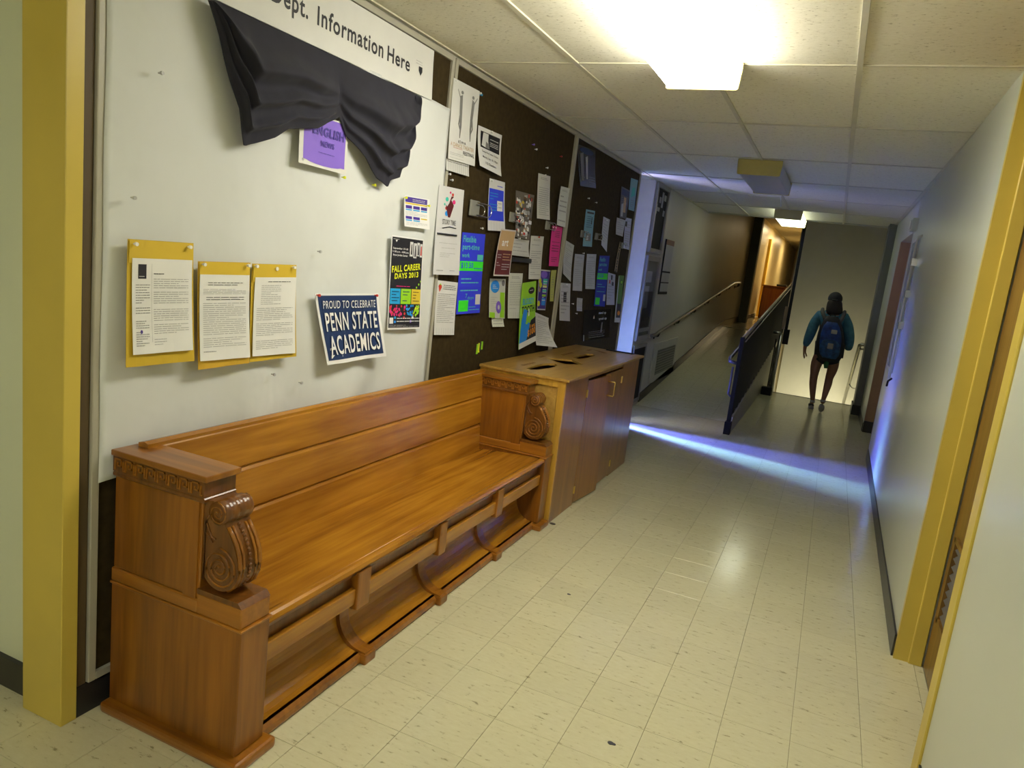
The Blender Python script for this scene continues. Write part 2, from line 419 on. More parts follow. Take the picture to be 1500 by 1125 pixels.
struct('wall_stair_right', plain('stair_wall_paint', (.62, .60, .48), .5, var=.02), (.62, .9, 10.75, 13.3, -1.9, 3.1), 'right side wall of the stairwell')
struct('wall_stair_back', plain('stair_wall_paint', (.62, .60, .48), .5), (-.64, .95, 13.2, 13.35, -1.9, 3.1), 'tall cream wall at the back of the stairwell')
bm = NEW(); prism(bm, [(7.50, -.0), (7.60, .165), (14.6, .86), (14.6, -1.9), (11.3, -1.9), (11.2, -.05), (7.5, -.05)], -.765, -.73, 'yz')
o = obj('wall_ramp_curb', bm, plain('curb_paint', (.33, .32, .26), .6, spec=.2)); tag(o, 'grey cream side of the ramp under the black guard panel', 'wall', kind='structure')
struct('wall_hall_right', plain('upper_hall_paint', (.60, .50, .28), .35), (-.70, -.62, 13.25, 34, -1.9, 3.1), 'warm lit right wall of the upper hallway')
struct('wall_hall_left', plain('upper_hall_paint', (.60, .50, .28), .35), (-2.1, -1.87, 17.1, 34, .4, 3.1), 'warm lit left wall of the upper hallway')
struct('wall_hall_end', plain('upper_hall_paint', (.60, .50, .28), .35), (-3.8, .0, 34, 34.15, .4, 3.1), 'end wall of the upper hallway')
struct('baseboard_hall', plain('dark_hall_base', (.06, .04, .03), .5), (-1.87, -1.85, 17.1, 20.5, .64, .74), 'dark baseboard in the upper hallway')
struct('wall_bottom', M_WALLG, (-.8, 1, 11, 14, -2.0, -1.9), 'lower landing')
struct('wall_under', M_WALLG, (-.8, 1, 11.05, 11.19, -2.0, -.12), 'riser wall beneath the corridor floor edge')
# hallway door details
struct('trim_8', plain('hall_yellow_frame', (.80, .52, .06), .4), (-1.875, -1.80, 20.9, 21.1, .64, 2.72), 'yellow door frame in the upper hallway')
hd = bx('door_3', M_FARWOOD, (-1.30, -1.24, 27.0, 27.1, .64, 2.35)); tag(hd, 'narrow red brown door edge standing open in the upper hallway', 'door', kind='structure')
struct('trim_9', M_FARWOOD, (-1.20, -1.15, 27.0, 27.1, .64, 2.35), 'red brown door frame post in the upper hallway')

# yellow post at left
tr = bx('yellow_post', M_YEL, (-2.034, -1.861, 1.31, 1.360, 0, H+.01), bev=.002); tag(tr, 'yellow painted door frame post at the left edge of the bulletin wall', 'post', kind='structure'); tr.name = 'trim_10'
struct('trim_11', plain('dark_side_wood', (.09, .06, .025), .6), (XL-.01, XL+.002, 1.36, 1.392, .10, H), 'dark brown strip between the yellow post and the first board')

# ------------------------------------------------------------------ LOUVRED DOOR, right
struct('trim_12', M_YEL, (.503, .562, 3.418, 3.45, 0, H), 'yellow jamb of the louvred door, corridor side')
struct('trim_13', M_YEL, (.560, .612, 3.406, 3.45, 0, H), 'yellow stop of the louvred door jamb', bev=.003)
struct('trim_14', M_YEL, (.497, .515, 2.485, 2.575, 0, H), 'yellow casing on the near side of the louvred door', bev=.003)
struct('trim_15', M_YEL, (.503, .625, 2.54, 2.575, 0, H), 'yellow near jamb of the louvred door')
struct('trim_16', M_YEL, (.503, .625, 2.575, 3.42, H-.03, H), 'yellow head of the louvred door frame')
ld = thing('door_4', 'brown veneer door with a louvred grille near its foot', 'door', (.64, 3.0, 0)); ld['kind'] = 'structure'
bm = NEW()
box(bm, .617, .66, 2.58, 2.70, .01, H-.03); box(bm, .617, .66, 3.30, 3.40, .01, H-.03)
box(bm, .617, .66, 2.70, 3.30, .01, .27); box(bm, .617, .66, 2.70, 3.30, .60, H-.03)
obj('door_leaf', bm, M_DOORWOOD, ld)
bm = NEW()
box(bm, .608, .62, 2.68, 2.705, .25, .62); box(bm, .608, .62, 3.295, 3.32, .25, .62); box(bm, .608, .62, 2.68, 3.32, .60, .622); box(bm, .608, .62, 2.68, 3.32, .25, .272)
obj('grille_frame', bm, M_DOORWOOD, ld)
for k in range(9):
    z = .285+k*.036
    bm = NEW(); prism(bm, [(.613, z), (.617, z+.004), (.655, z+.034), (.651, z+.030)], 2.70, 3.30, 'xz')
    obj('louver_slat', bm, plain('louver_grey', (.13, .12, .10), .5), ld)
bx('door_backing', M_DARKHOLE, (.665, .70, 2.58, 3.40, .0, H), ld)
struct('floor_threshold', M_GROUT, (.617, .75, 2.5, 3.45, -.02, .001), 'dark gap under the louvred door')

# ------------------------------------------------------------------ CEILING LIGHTS
def fixture(y0, on, label, strength=LAMP_ON, cord=False):
    x0, x1, zb = -.853, -.528, H-.108
    t = thing('ceiling_light', label, 'ceiling light', ((x0+x1)/2, (y0+1.2/2), H), 'surface mounted fluorescent fixtures along the corridor')
    bx('lamp_body', plain('lamp_pan', (.7, .68, .6), .5), (x0+.02, x1-.02, y0+.01, y0+1.19, H-.022, H), t)
    dm = emit('diffuser_on_%.0f' % (strength*10), (1, .955, .84) if strength > 5 else (.93, 1, .78), strength) if on else plain('diffuser_off', (.42, .44, .42), .35)
    bm = NEW(); prism(bm, [(x0+.002, H-.022), (x0+.012, zb+.008), (x0+.02, zb), (x1-.02, zb), (x1-.012, zb+.008), (x1-.002, H-.022)], y0+.008, y0+1.192, 'xz')
    obj('diffuser', bm, dm, t)
    for ya in (y0-.004, y0+1.192):
        bm = NEW(); prism(bm, [(x0, H), (x0, H-.03), (x0+.006, zb), (x0+.014, zb-.004), (x1-.014, zb-.004), (x1-.006, zb), (x1, H-.03), (x1, H)], ya, ya+.012, 'xz')
        obj('end_plate', bm, M_LAMPEND, t)
    if cord:
        bm = NEW(); tube(bm, [(x1-.08, y0+1.21, zb+.05), (x1-.078, y0+1.23, zb-.02), (x1-.06, y0+1.22, zb-.10)], .004, 6)
        obj('pull_cord', bm, plain('cord_white', (.8, .8, .8), .5), t)
    return t
fixture(2.18, True, 'brightly lit fluorescent fixture nearest the viewer, over the bench', LAMP_ON)
fixture(5.94, False, 'unlit fixture in mid corridor with a yellowed end plate', cord=True)
fixture(9.60, True, 'small looking lit fixture at the far end near the stairs', LAMP_FAR)
fixture(-1.5, True, 'lit fixture behind the viewer', LAMP_ON*1.1)

# ------------------------------------------------------------------ BULLETIN BOARDS
def board(y0, y1, label):
    t = thing('bulletin_board', label, 'bulletin board', (XL, (y0+y1)/2, .10), 'brown boards in painted metal frames on the left wall')
    w = .026; z0, z1 = .10, H-.012
    bx('board_panel', M_BROWNBOARD, (XL-.004, XL-.0005, y0+.004, y1-.004, z0+.003, z1-.003), t)
    for a in ((y0+.001, y0+w, z0, z1), (y1-w, y1-.001, z0, z1), (y0+w, y1-w, z0, z0+w), (y0+w, y1-w, z1-w, z1)):
        bx('frame_strip', M_FRAME, (XL-.003, XL+.012, a[0], a[1], a[2], a[3]), t, bev=.002)
    return t
board(1.394, 3.262, 'first brown bulletin board, mostly hidden under the white sheet')
board(3.272, 5.092, 'middle brown bulletin board, crowded with flyers above the bench end')
board(5.102, 6.972, 'far brown bulletin board behind the oak cabinet')

# ------------------------------------------------------------------ PAPERS
def lerp(a, b, t): return a+(b-a)*t
def hung(y, z, x):
    """wall coordinates measured on the board face, restated for something hanging at depth x"""
    k = x/XL
    return y*k, CAMZ+(z-CAMZ)*k
class Sheet:
    """a paper on the left wall; quad = (y,z) corners TL,TR,BR,BL as hung"""
    def __init__(s, quad, x0, curl=.0, side=.0, wav=0.0, corner=None):
        quad = [hung(p[0], p[1], x0+curl*.4) for p in quad]; s.q = quad; s.x0 = x0; s.curl = curl; s.side = side; s.wav = wav
        cy = sum(p[0] for p in quad)/4; cz = sum(p[1] for p in quad)/4
        s.origin = (x0, cy, min(p[1] for p in quad))
    def at(s, u, v, off=0):
        tl, tr, br, bl = s.q
        y = lerp(lerp(bl[0], br[0], u), lerp(tl[0], tr[0], u), v)
        z = lerp(lerp(bl[1], br[1], u), lerp(tl[1], tr[1], u), v)
        x = s.x0+s.curl*(1-v)**2+s.side*u*u*(1-v)**1.5+s.wav*math.sin(u*7+v*3)*(1-v)*.5+abs(s.wav)*.5
        return Vector((x+off, y, z))
def wall_patch(bm, sh, u0, u1, v0, v1, off, nu=5, nv=6, thick=0):
    g = [[bm.verts.new(sh.at(lerp(u0, u1, i/nu), lerp(v0, v1, j/nv), off)) for i in range(nu+1)] for j in range(nv+1)]
    fs = []
    for j in range(nv):
        for i in range(nu): fs.append(bm.faces.new((g[j][i], g[j][i+1], g[j+1][i+1], g[j+1][i])))
    if thick:
        h = [[bm.verts.new(sh.at(lerp(u0, u1, i/nu), lerp(v0, v1, j/nv), off-thick)) for i in range(nu+1)] for j in range(nv+1)]
        for j in range(nv):
            for i in range(nu): bm.faces.new((h[j][i], h[j+1][i], h[j+1][i+1], h[j][i+1]))
        for j in range(nv):
            bm.faces.new((g[j][0], g[j+1][0], h[j+1][0], h[j][0])); bm.faces.new((g[j][nu], h[j][nu], h[j+1][nu], g[j+1][nu]))
        for i in range(nu):
            bm.faces.new((g[0][i], h[0][i], h[0][i+1], g[0][i+1])); bm.faces.new((g[nv][i], g[nv][i+1], h[nv][i+1], h[nv][i]))
_txt = {}
def text_geo(s, bold=0):
    k = (s, bold)
    if k in _txt: return _txt[k]
    c = bpy.data.curves.new('lettering', 'FONT'); c.body = s; c.size = 1; c.resolution_u = 3; c.offset = bold; c.space_character = 1.12
    o = bpy.data.objects.new('tmp_lettering', c); COL.objects.link(o)
    bpy.context.view_layer.update()
    me = bpy.data.meshes.new_from_object(o.evaluated_get(bpy.context.evaluated_depsgraph_get()))
    vs = [tuple(v.co) for v in me.vertices]; fs = [tuple(p.vertices) for p in me.polygons]
    bpy.data.objects.remove(o); bpy.data.curves.remove(c); bpy.data.meshes.remove(me)
    x0 = min(v[0] for v in vs); x1 = max(v[0] for v in vs); y0 = min(v[1] for v in vs); y1 = max(v[1] for v in vs)
    vs = [((v[0]-x0)/(x1-x0), (v[1]-y0)/(y1-y0)) for v in vs]
    _txt[k] = (vs, fs); return _txt[k]
COLS = {'K': (.015, .015, .02), 'G': (.22, .22, .21), 'L': (.45, .45, .44), 'W': (.82, .82, .80), 'navy': (.012, .035, .12), 'Y': (.75, .80, .02), 'pink': (.75, .03, .22),
        'cyan': (.02, .38, .75), 'lime': (.32, .68, .02), 'gold': (.72, .55, .04), 'blue': (.03, .06, .80), 'green': (.05, .85, .03), 'R': (.65, .05, .03), 'purple': (.22, .12, .62),
        'dpurple': (.06, .03, .30), 'M': (.38, .38, .37), 'tan': (.55, .36, .17), 'maroon': (.11, .012, .015), 'O': (.85, .32, .02), 'sky': (.02, .28, .85), 'teal': (.05, .55, .42), 'brown': (.12, .06, .02), 'lg': (.62, .63, .62), 'bluetext': (.10, .55, .50)}
def ink(c): return plain('ink_'+c, COLS[c], .55, var=.03)
def paper(name, label, cat, quad, col, items=(), curl=.01, side=0, wav=.0, x0=None, group=None, nu=6, nv=8, rough=.6):
    sh = Sheet(quad, XL+.006 if x0 is None else x0, curl, side, wav)
    bm = NEW(); wall_patch(bm, sh, 0, 1, 0, 1, 0, nu, nv, .0012)
    m = plain('paper_%.2f_%.2f_%.2f' % tuple(col), col, rough, var=.025)
    o = obj(name, bm, m, None, smooth=False, origin=sh.origin); tag(o, label, cat, group)
    layers = {}
    def B(c, fine=False):
        if fine: c += '|f'
        if c not in layers: layers[c] = NEW()
        return layers[c]
    for it in items:
        k, c = it[0], it[1]
        off = it[-1] if isinstance(it[-1], float) and k.startswith('@') else None
        if k == 'rect':
            u0, u1, v0, v1 = it[2:6]; lvl = it[6] if len(it) > 6 else 1
            wall_patch(B(c+'|%d' % lvl), sh, u0, u1, v0, v1, .0007*lvl, max(1, int(6*(u1-u0)+1)), max(1, int(8*(v1-v0)+1)))
        elif k == 'quad':
            pts = it[2]; lvl = it[3] if len(it) > 3 else 1
            b = B(c+'|%d' % lvl); vs = [b.verts.new(sh.at(p[0], p[1], .0007*lvl+.0006)) for p in pts]; b.faces.new(vs)
        elif k == 'disc':
            u, v, ru, rv = it[2:6]; lvl = it[6] if len(it) > 6 else 1
            b = B(c+'|%d' % lvl); vs = [b.verts.new(sh.at(u+ru*math.cos(a*PI/8), v+rv*math.sin(a*PI/8), .0007*lvl+.0002)) for a in range(16)]; b.faces.new(vs)
        elif k == 'text':
            u0, u1, v0, v1, s = it[2:7]; lvl = it[7] if len(it) > 7 else 2; bold = it[8] if len(it) > 8 else .0; shear = it[9] if len(it) > 9 else 0; rise = it[10] if len(it) > 10 else 0
            vs, fs = text_geo(s, bold); b = B(c+'|%d' % lvl)
            V = [b.verts.new(sh.at(lerp(u0, u1, p[0])+shear*p[1], lerp(v0, v1, p[1])+rise*p[0], .0007*lvl+.0003)) for p in vs]
            for f in fs:
                try: b.faces.new([V[i] for i in f])
                except ValueError: pass
        elif k == 'lines':
            u0, u1, v0, v1, n = it[2:7]; lvl = it[7] if len(it) > 7 else 1
            rnd = random.Random(n*31+int(u0*100)+int(v0*977))
            b = B(c+'|%d' % lvl, True); h = (v1-v0)/n
            for i in range(n):
                if rnd.random() < .12: continue
                e = u1 if rnd.random() < .7 else lerp(u0, u1, rnd.uniform(.4, .95))
                p = u0
                while p < e-.01:
                    q = min(e, p+(u1-u0)*rnd.uniform(.06, .28))
                    va = v0+h*(i+.34); vb = v0+h*(i+.60)
                    vs = [b.verts.new(sh.at(a, d, .0007*lvl+.0004)) for a, d in ((p, va), (q, va), (q, vb), (p, vb))]; b.faces.new(vs)
                    p = q+(u1-u0)*.02
        elif k == 'tabs':
            n, v1 = it[2], it[3]; b = B(c+'|1')
            for i in range(1, n):
                u = i/n; vs = [b.verts.new(sh.at(a, d, .0012)) for a, d in ((u-.004, 0), (u+.004, 0), (u+.004, v1), (u-.004, v1))]; b.faces.new(vs)
    for c, b in layers.items():
        bmesh.ops.recalc_face_normals(b, faces=b.faces)
        for f in b.faces:
            if f.normal.x < 0: f.normal_flip()
        q_ = obj('fine_print' if c.endswith('|f') else 'print', b, ink(c.split('|')[0]), o)
        q_['kind'] = 'stuff' if c.endswith('|f') else q_.get('kind', 'part')
        if q_['kind'] == 'part': del q_['kind']
    return o
def pins(pts, col, label, group, x=XL+.012):
    for (y0_, z0_) in pts:
        y, z = hung(y0_, z0_, x)
        bm = NEW(); cyl(bm, (x-.004, y, z), .0025, .012, 'x', 6); cyl(bm, (x+.004, y, z), .0055, .007, 'x', 8)
        k_ = pts.index((y0_, z0_)); lb = label[k_] if isinstance(label, list) else label
        o = obj('push_pin', bm, plain('pin_'+col, COLS[col], .3), None, origin=(x, y, z)); tag(o, lb, 'push pin', group)
WHT = (.66, .66, .61)
GRY = (.60, .61, .57)

# white sheet over first board
def sheet_cloth():
    bm = NEW(); nu, nv = 90, 70
    grid = []
    for j in range(nv+1):
        row = []
        for i in range(nu+1):
            u, v = i/nu, j/nv
            y = lerp(1.4145, 3.243, u)
            zt = 2.180; zb = lerp(.735, .80, u)+.012*math.sin(u*9)
            z = lerp(zb, zt, v)
            # soft vertical folds, diagonal pulls from the pinned corners
            x = XL+.0150+.009*(1+math.sin(u*23+1.5*math.sin(v*3)))*(.25+.75*(1-v))*min(1, u*8)+.008*(1+math.sin((u*24-v*14)))*math.exp(-((u-.72)/.25)**2)
            x += .005*math.sin(u*41+v*5)*(1-v)**1.3*min(1, u*8)+.010*math.exp(-((u-.015)/.02)**2)*0
            x += .0025*math.exp(-((z-1.405)/.006)**2)*(1 if u > .35 else 0)
            if u > .985: x += .003
            row.append(bm.verts.new((x, y+(.0015*math.sin(v*17) if i in (0,) else 0), z)))
        grid.append(row)
    for j in range(nv):
        for i in range(nu): bm.faces.new((grid[j][i], grid[j][i+1], grid[j+1][i+1], grid[j+1][i]))
    r = bmesh.ops.extrude_face_region(bm, geom=list(bm.faces))
    bmesh.ops.translate(bm, vec=(-.0015, 0, 0), verts=[v for v in r['geom'] if isinstance(v, bmesh.types.BMVert)])
    bmesh.ops.recalc_face_normals(bm, faces=bm.faces)
    return bm
o = obj('white_sheet', sheet_cloth(), plain('white_bedsheet', (.655, .675, .65), .85, var=.02, scale=.55, bump=1.0), None, smooth=True, origin=(XL, 2.33, .75))
tag(o, 'large wrinkled white sheet pinned over the first bulletin board behind the bench', 'sheet')
XS = XL+.046
# banner
bq = [(1.45, 2.402), (3.078, 2.400), (3.085, 2.183), (1.45, 2.178)]
def bu(y): return (y-1.45)/(3.08-1.45)
def bv(z): return (z-2.18)/(.22)
paper('banner', 'long white paper banner reading Dept. Information Here above the black swag', 'banner', bq, (.66, .66, .62), [
    ('text', 'K', bu(1.56), bu(1.97), bv(2.238), bv(2.325), 'English', 1, .02),
    ('text', 'K', bu(2.02), bu(2.205), bv(2.236), bv(2.322), 'Dept.', 1, .02),
    ('text', 'K', bu(2.255), bu(2.675), bv(2.254), bv(2.320), 'Information', 1, .02),
    ('text', 'K', bu(2.705), bu(2.88), bv(2.254), bv(2.315), 'Here', 1, .02),
    ('quad', 'K', [(bu(2.955), bv(2.300)), (bu(2.985), bv(2.300)), (bu(2.985), bv(2.280)), (bu(2.970), bv(2.262)), (bu(2.955), bv(2.280))]),
    ('lines', 'L', bu(2.93), bu(3.0), bv(2.303), bv(2.325), 2)], curl=.006, x0=XL+.026, nu=30, nv=4, wav=.003)

# black swag
def swag():
    low = [(1.765, 2.172), (1.813, 2.083), (1.866, 1.962), (1.905, 1.888), (1.919, 1.821), (1.935, 1.775), (2.077, 1.83), (2.148, 1.872), (2.305, 1.905), (2.41, 1.955), (2.448, 1.975),
           (2.50, 1.91), (2.62, 1.848), (2.71, 1.779), (2.799, 1.752), (2.812, 1.785), (2.879, 1.806), (2.91, 1.981), (2.950, 2.117), (2.965, 2.176)]
    low = [hung(a, b, XS+.025) for a, b in low]
    L = [0]
    for a, b in zip(low, low[1:]): L.append(L[-1]+math.hypot(b[0]-a[0], b[1]-a[1]))
    def pl(s):
        s *= L[-1]
        for i in range(len(low)-1):
            if s <= L[i+1] or i == len(low)-2:
                t = (s-L[i])/(L[i+1]-L[i]); return lerp(low[i][0], low[i+1][0], t), lerp(low[i][1], low[i+1][1], t)
    bm = NEW(); nu, nv = 150, 80; g = []
    for j in range(nv+1):
        row = []
        for i in range(nu+1):
            s, v = i/nu, j/nv            # v: 0 at top edge, 1 at the lower edge
            ty = lerp(1.732, 2.908, .5*s+.5*max(0, min(1, (s-.22)/.62)))
            tz = 2.160
            ly, lz = pl(s)
            y = lerp(ty, ly, v**1.1); z = lerp(tz, lz, v)
            gat = math.exp(-((s-.52)/.06)**2)
            cat = math.sin(PI*min(1, max(0, (s-.0)/.52))) if s < .52 else math.sin(PI*min(1, max(0, (s-.52)/.48)))
            half = s/.52 if s < .52 else (1-s)/.48
            sh_ = .22*(1-cat)
            f = 0
            for (vc, wd, am) in ((.40, .16, .048), (.66, .075, .034), (.86, .055, .024)):
                d_ = (v-(vc+sh_*(1-vc)*1.2))/wd
                f += am*(math.exp(-d_*d_) if d_ < 0 else math.exp(-(d_*2.2)**2))*cat**.6
            x = XS+.010+.03*math.sin(PI*min(1, v*.9))*(.3+.7*cat)+f-.02*gat*v+.006*v
            x += .004*math.sin(40*s+9*v)*v
            if s < .25: x += .006*math.sin(s*40)*v
            if s > .72: x += .006*math.sin(s*40)*v
            row.append(bm.verts.new((max(x, XS+.008), y, z)))
        g.append(row)
    for j in range(nv):
        for i in range(nu): bm.faces.new((g[j][i], g[j+1][i], g[j+1][i+1], g[j][i+1]))
    r = bmesh.ops.extrude_face_region(bm, geom=list(bm.faces))
    bmesh.ops.translate(bm, vec=(-.003, 0, 0), verts=[v for v in r['geom'] if isinstance(v, bmesh.types.BMVert)])
    bmesh.ops.recalc_face_normals(bm, faces=bm.faces)
    return bm
m = plain('black_fleece', (.016, .016, .027), .9, var=.15, scale=20)
m.node_tree.nodes['Principled BSDF'].inputs['Sheen Weight'].default_value = .04
o = obj('draped_cloth', swag(), m, None, smooth=True, origin=(XS, 2.37, 1.76))
tag(o, 'black fabric swag gathered in the middle under the banner', 'drape')

paper('english_news_sign', 'purple rounded sign reading ENGLISH NEWS under the black swag', 'sign', [(2.205, 1.955), (2.492, 1.955), (2.485, 1.760), (2.200, 1.766)], (.66, .66, .60), [
    ('rect', 'purple', .08, .95, .10, .97), ('disc', 'purple', .5, .14, .42, .09),
    ('text', 'dpurple', .25, .90, .62, .80, 'ENGLISH', 4, .03), ('text', 'dpurple', .42, .70, .42, .53, 'NEWS', 4, .03), ('lines', 'dpurple', .38, .72, .28, .32, 1, 2)], curl=.008, x0=XS)
E_COL = (.62, .42, .025)
def env(q, dq, n, lab, deep, extra, items):
    o = paper('envelope', lab, 'envelope', q, E_COL if not deep else (.66, .40, .03), [], curl=.012, x0=XS, nu=8, nv=10, wav=.004, group='yellow envelopes holding printed letters')
    # folded flap on top
    sh = Sheet(q, XS, .012, 0, .004)
    bm = NEW(); wall_patch(bm, sh, .015, .985, .82, .995, .003, 6, 2, .001); obj('envelope_flap', bm, plain('env_flap', (.68, .47, .03), .6), o)
    if extra:
        bm = NEW(); c = sh.at(.52, .955, .006); cyl(bm, c, .007, .003, 'x', 12); obj('button_clasp', bm, plain('clasp', (.8, .75, .6), .5), o)
    paper('letter', lab.replace('yellow envelope', 'printed letter on the yellow envelope') if 0 else items[0], 'letter', dq, (.80, .80, .76), items[1], curl=.014, x0=XS+.006, nu=6, nv=8, wav=.003, group='printed letters clipped to the yellow envelopes')
env([(1.507, 1.443), (1.743, 1.445), (1.753, 1.067), (1.501, 1.069)], [(1.525, 1.389), (1.742, 1.391), (1.745, 1.104), (1.524, 1.105)], 1,
    'leftmost yellow envelope pinned to the white sheet', 0, 0, ('leftmost printed letter with a dark square emblem at its top left', [
        ('rect', 'K', .09, .22, .79, .94), ('text', 'L', .10, .21, .80, .86, 'ABC', 2) if 0 else ('lines', 'L', .10, .21, .80, .86, 2, 2), ('lines', 'G', .05, .28, .42, .74, 12), ('lines', 'G', .05, .26, .08, .36, 12), ('text', 'G', .34, .55, .83, .855, 'Welcome', 1) if 0 else ('lines', 'K', .34, .54, .83, .86, 1),
        ('disc', 'dpurple', .135, .235, .02, .02), ('lines', 'M', .34, .93, .20, .80, 26), ('lines', 'L', .34, .55, .08, .16, 3), ('rect', 'L', .305, .309, .12, .95)]))
env([(1.764, 1.389), (1.994, 1.393), (1.999, 1.038), (1.771, 1.036)], [(1.776, 1.347), (1.995, 1.349), (2.002, 1.059), (1.778, 1.064)], 2,
    'middle orange yellow envelope pinned to the white sheet', 1, 0, ('middle printed letter with bold centred headings', [
        ('lines', 'K', .15, .85, .87, .92, 2), ('lines', 'M', .06, .92, .77, .84, 4), ('lines', 'K', .12, .88, .70, .75, 2), ('lines', 'M', .06, .92, .15, .68, 22), ('lines', 'G', .06, .3, .09, .12, 1)]))
env([(2.003, 1.39), (2.233, 1.393), (2.25, 1.042), (2.002, 1.041)], [(2.024, 1.342), (2.239, 1.346), (2.242, 1.056), (2.015, 1.061)], 3,
    'rightmost yellow envelope with a round clasp, beside the other two', 0, 1, ('rightmost printed letter with a short list under its heading', [
        ('lines', 'K', .3, .85, .93, .96, 1), ('lines', 'M', .15, .62, .65, .91, 11), ('lines', 'M', .06, .93, .08, .62, 22)]))
pins([(1.53, 1.43), (1.725, 1.432), (1.785, 1.38), (1.98, 1.383), (2.02, 1.382), (2.215, 1.384)], 'W', ['clear push pin at the %s corner of the %s yellow envelope' % (b, a) for a in ('leftmost', 'middle', 'rightmost') for b in ('left', 'right')], 'clear pins on the envelopes', XS+.012)
pq = [(2.352, 1.285), (2.795, 1.285), (2.868, 0.995), (2.438, 0.992)]
paper('academics_poster', 'navy poster reading PROUD TO CELEBRATE PENN STATE ACADEMICS on the white sheet', 'poster', pq, (.80, .80, .78), [
    ('rect', 'navy', .03, .955, .055, .97),
    ('text', 'W', .075, .905, .79, .90, 'PROUD TO CELEBRATE', 8, .0, .01),
    ('text', 'W', .07, .90, .47, .735, 'PENN STATE', 8, .015, .012), ('text', 'W', .07, .90, .13, .405, 'ACADEMICS', 8, .015, .012)], curl=.02, x0=XS+.002, nu=12, nv=8, wav=.01)
pins([(2.372, 1.278), (2.775, 1.276)], 'R', ['red push pin at the top left corner of the navy poster', 'red push pin at the top right corner of the navy poster'], 'red pins on the navy poster', XS+.016)
rr = random.Random(5)
dots = [('disc', rr.choice(['pink', 'pink', 'R']) if u < .5 else rr.choice(['cyan', 'sky']) if u < .75 else rr.choice(['lime', 'lime', 'Y']), u, rr.uniform(.15, .265), (k := rr.uniform(.010, .032)), k*.6, 2) for u in [rr.uniform(.05, .95) for _ in range(70)]]
paper('career_poster', 'black poster reading FALL CAREER DAYS 2013 with coloured squares and dots', 'poster', [(2.862, 1.55), (3.144, 1.548), (3.176, 1.107), (2.883, 1.116)], (.78, .78, .76), [
    ('rect', 'K', .02, .975, .02, .985),
    ('lines', 'L', .04, .22, .955, .975, 1, 2), ('quad', 'W', [(.11, .955), (.17, .955), (.14, .935)], 2), ('text', 'W', .05, .50, .855, .88, 'September 17-18', 2, .02), ('text', 'W', .04, .53, .82, .845, '11:00 a.m. - 4:00 p.m.', 2, .02), ('text', 'W', .06, .50, .785, .81, 'Bryce Jordan Center', 2, .02),
    ('rect', 'lg', .56, .66, .80, .955, 2), ('rect', 'lg', .68, .78, .785, .945, 2), ('rect', 'lg', .79, .87, .81, .955, 2), ('rect', 'lg', .885, .96, .80, .945, 2),
    ('quad', 'K', [(.59, .82), (.63, .82), (.62, .93), (.60, .93)], 3), ('quad', 'K', [(.71, .80), (.75, .80), (.74, .92), (.72, .92)], 3), ('quad', 'K', [(.81, .82), (.85, .82), (.84, .93), (.82, .93)], 3), ('quad', 'R', [(.90, .82), (.94, .82), (.935, .92), (.905, .92)], 3),
    ('text', 'Y', .04, .92, .61, .68, 'FALL CAREER', 4, .03, .0, .055), ('text', 'Y', .13, .86, .545, .605, 'DAYS 2013', 4, .03, 0, .035),
    ('lines', 'pink', .20, .78, .46, .485, 1, 2), ('disc', 'lime', .83, .465, .02, .012, 2), ('disc', 'lime', .9, .50, .02, .012, 2), ('disc', 'lime', .95, .535, .015, .01, 2),
    ('rect', 'cyan', .03, .33, .28, .445, 2), ('rect', 'lime', .35, .66, .28, .445, 2), ('rect', 'gold', .68, .97, .28, .445, 2), ('lines', 'navy', .07, .29, .30, .43, 4, 3), ('lines', 'navy', .40, .61, .30, .43, 4, 3), ('lines', 'brown', .72, .93, .30, .43, 4, 3),
    ('rect', 'W', .04, .15, .065, .13, 2), ('disc', 'cyan', .2, .13, .03, .015, 2), ('disc', 'R', .47, .13, .03, .015, 2), ('disc', 'W', .74, .13, .03, .015, 2), ('disc', 'sky', .2, .085, .03, .015, 2), ('disc', 'purple', .68, .09, .03, .018, 2), ('lines', 'W', .25, .97, .075, .14, 2, 3), ('lines', 'L', .04, .95, .025, .055, 2, 2)]+dots, curl=.006, x0=XS)
paper('calendar_flyer', 'small blue and yellow calendar sheet on the white sheet above the black poster', 'flyer', [(2.942, 1.735), (3.167, 1.741), (3.177, 1.599), (2.949, 1.596)], (.80, .80, .78), [
    ('rect', 'dpurple', .03, .9, .80, .97), ('lines', 'W', .3, .8, .83, .93, 2, 2), ('rect', 'gold', .03, .9, .74, .785),
    ('rect', 'dpurple', .05, .29, .60, .70), ('rect', 'dpurple', .34, .60, .60, .70), ('rect', 'dpurple', .65, .9, .60, .70), ('rect', 'cyan', .05, .29, .54, .58), ('rect', 'cyan', .34, .60, .54, .58), ('rect', 'cyan', .65, .9, .54, .58),
    ('rect', 'dpurple', .05, .29, .26, .35), ('rect', 'dpurple', .34, .60, .26, .35), ('rect', 'gold', .65, .9, .29, .33), ('rect', 'cyan', .05, .29, .20, .24), ('rect', 'cyan', .34, .60, .20, .24), ('lines', 'L', .05, .9, .38, .52, 3), ('lines', 'L', .05, .9, .06, .18, 3)], x0=XS)
pins([(2.945, 1.725), (3.155, 1.71)], 'Y', ['yellow pin at the left corner of the small calendar sheet', 'yellow pin at the right corner of the small calendar sheet'], 'yellow pins on the calendar sheet', XS+.01)
pins([(2.478, 1.75), (2.69, 1.748)], 'Y', ['yellow pin in the sheet just below the purple sign', 'yellow pin in the sheet below the right tail of the swag'], 'yellow pins in the sheet', XS+.002)
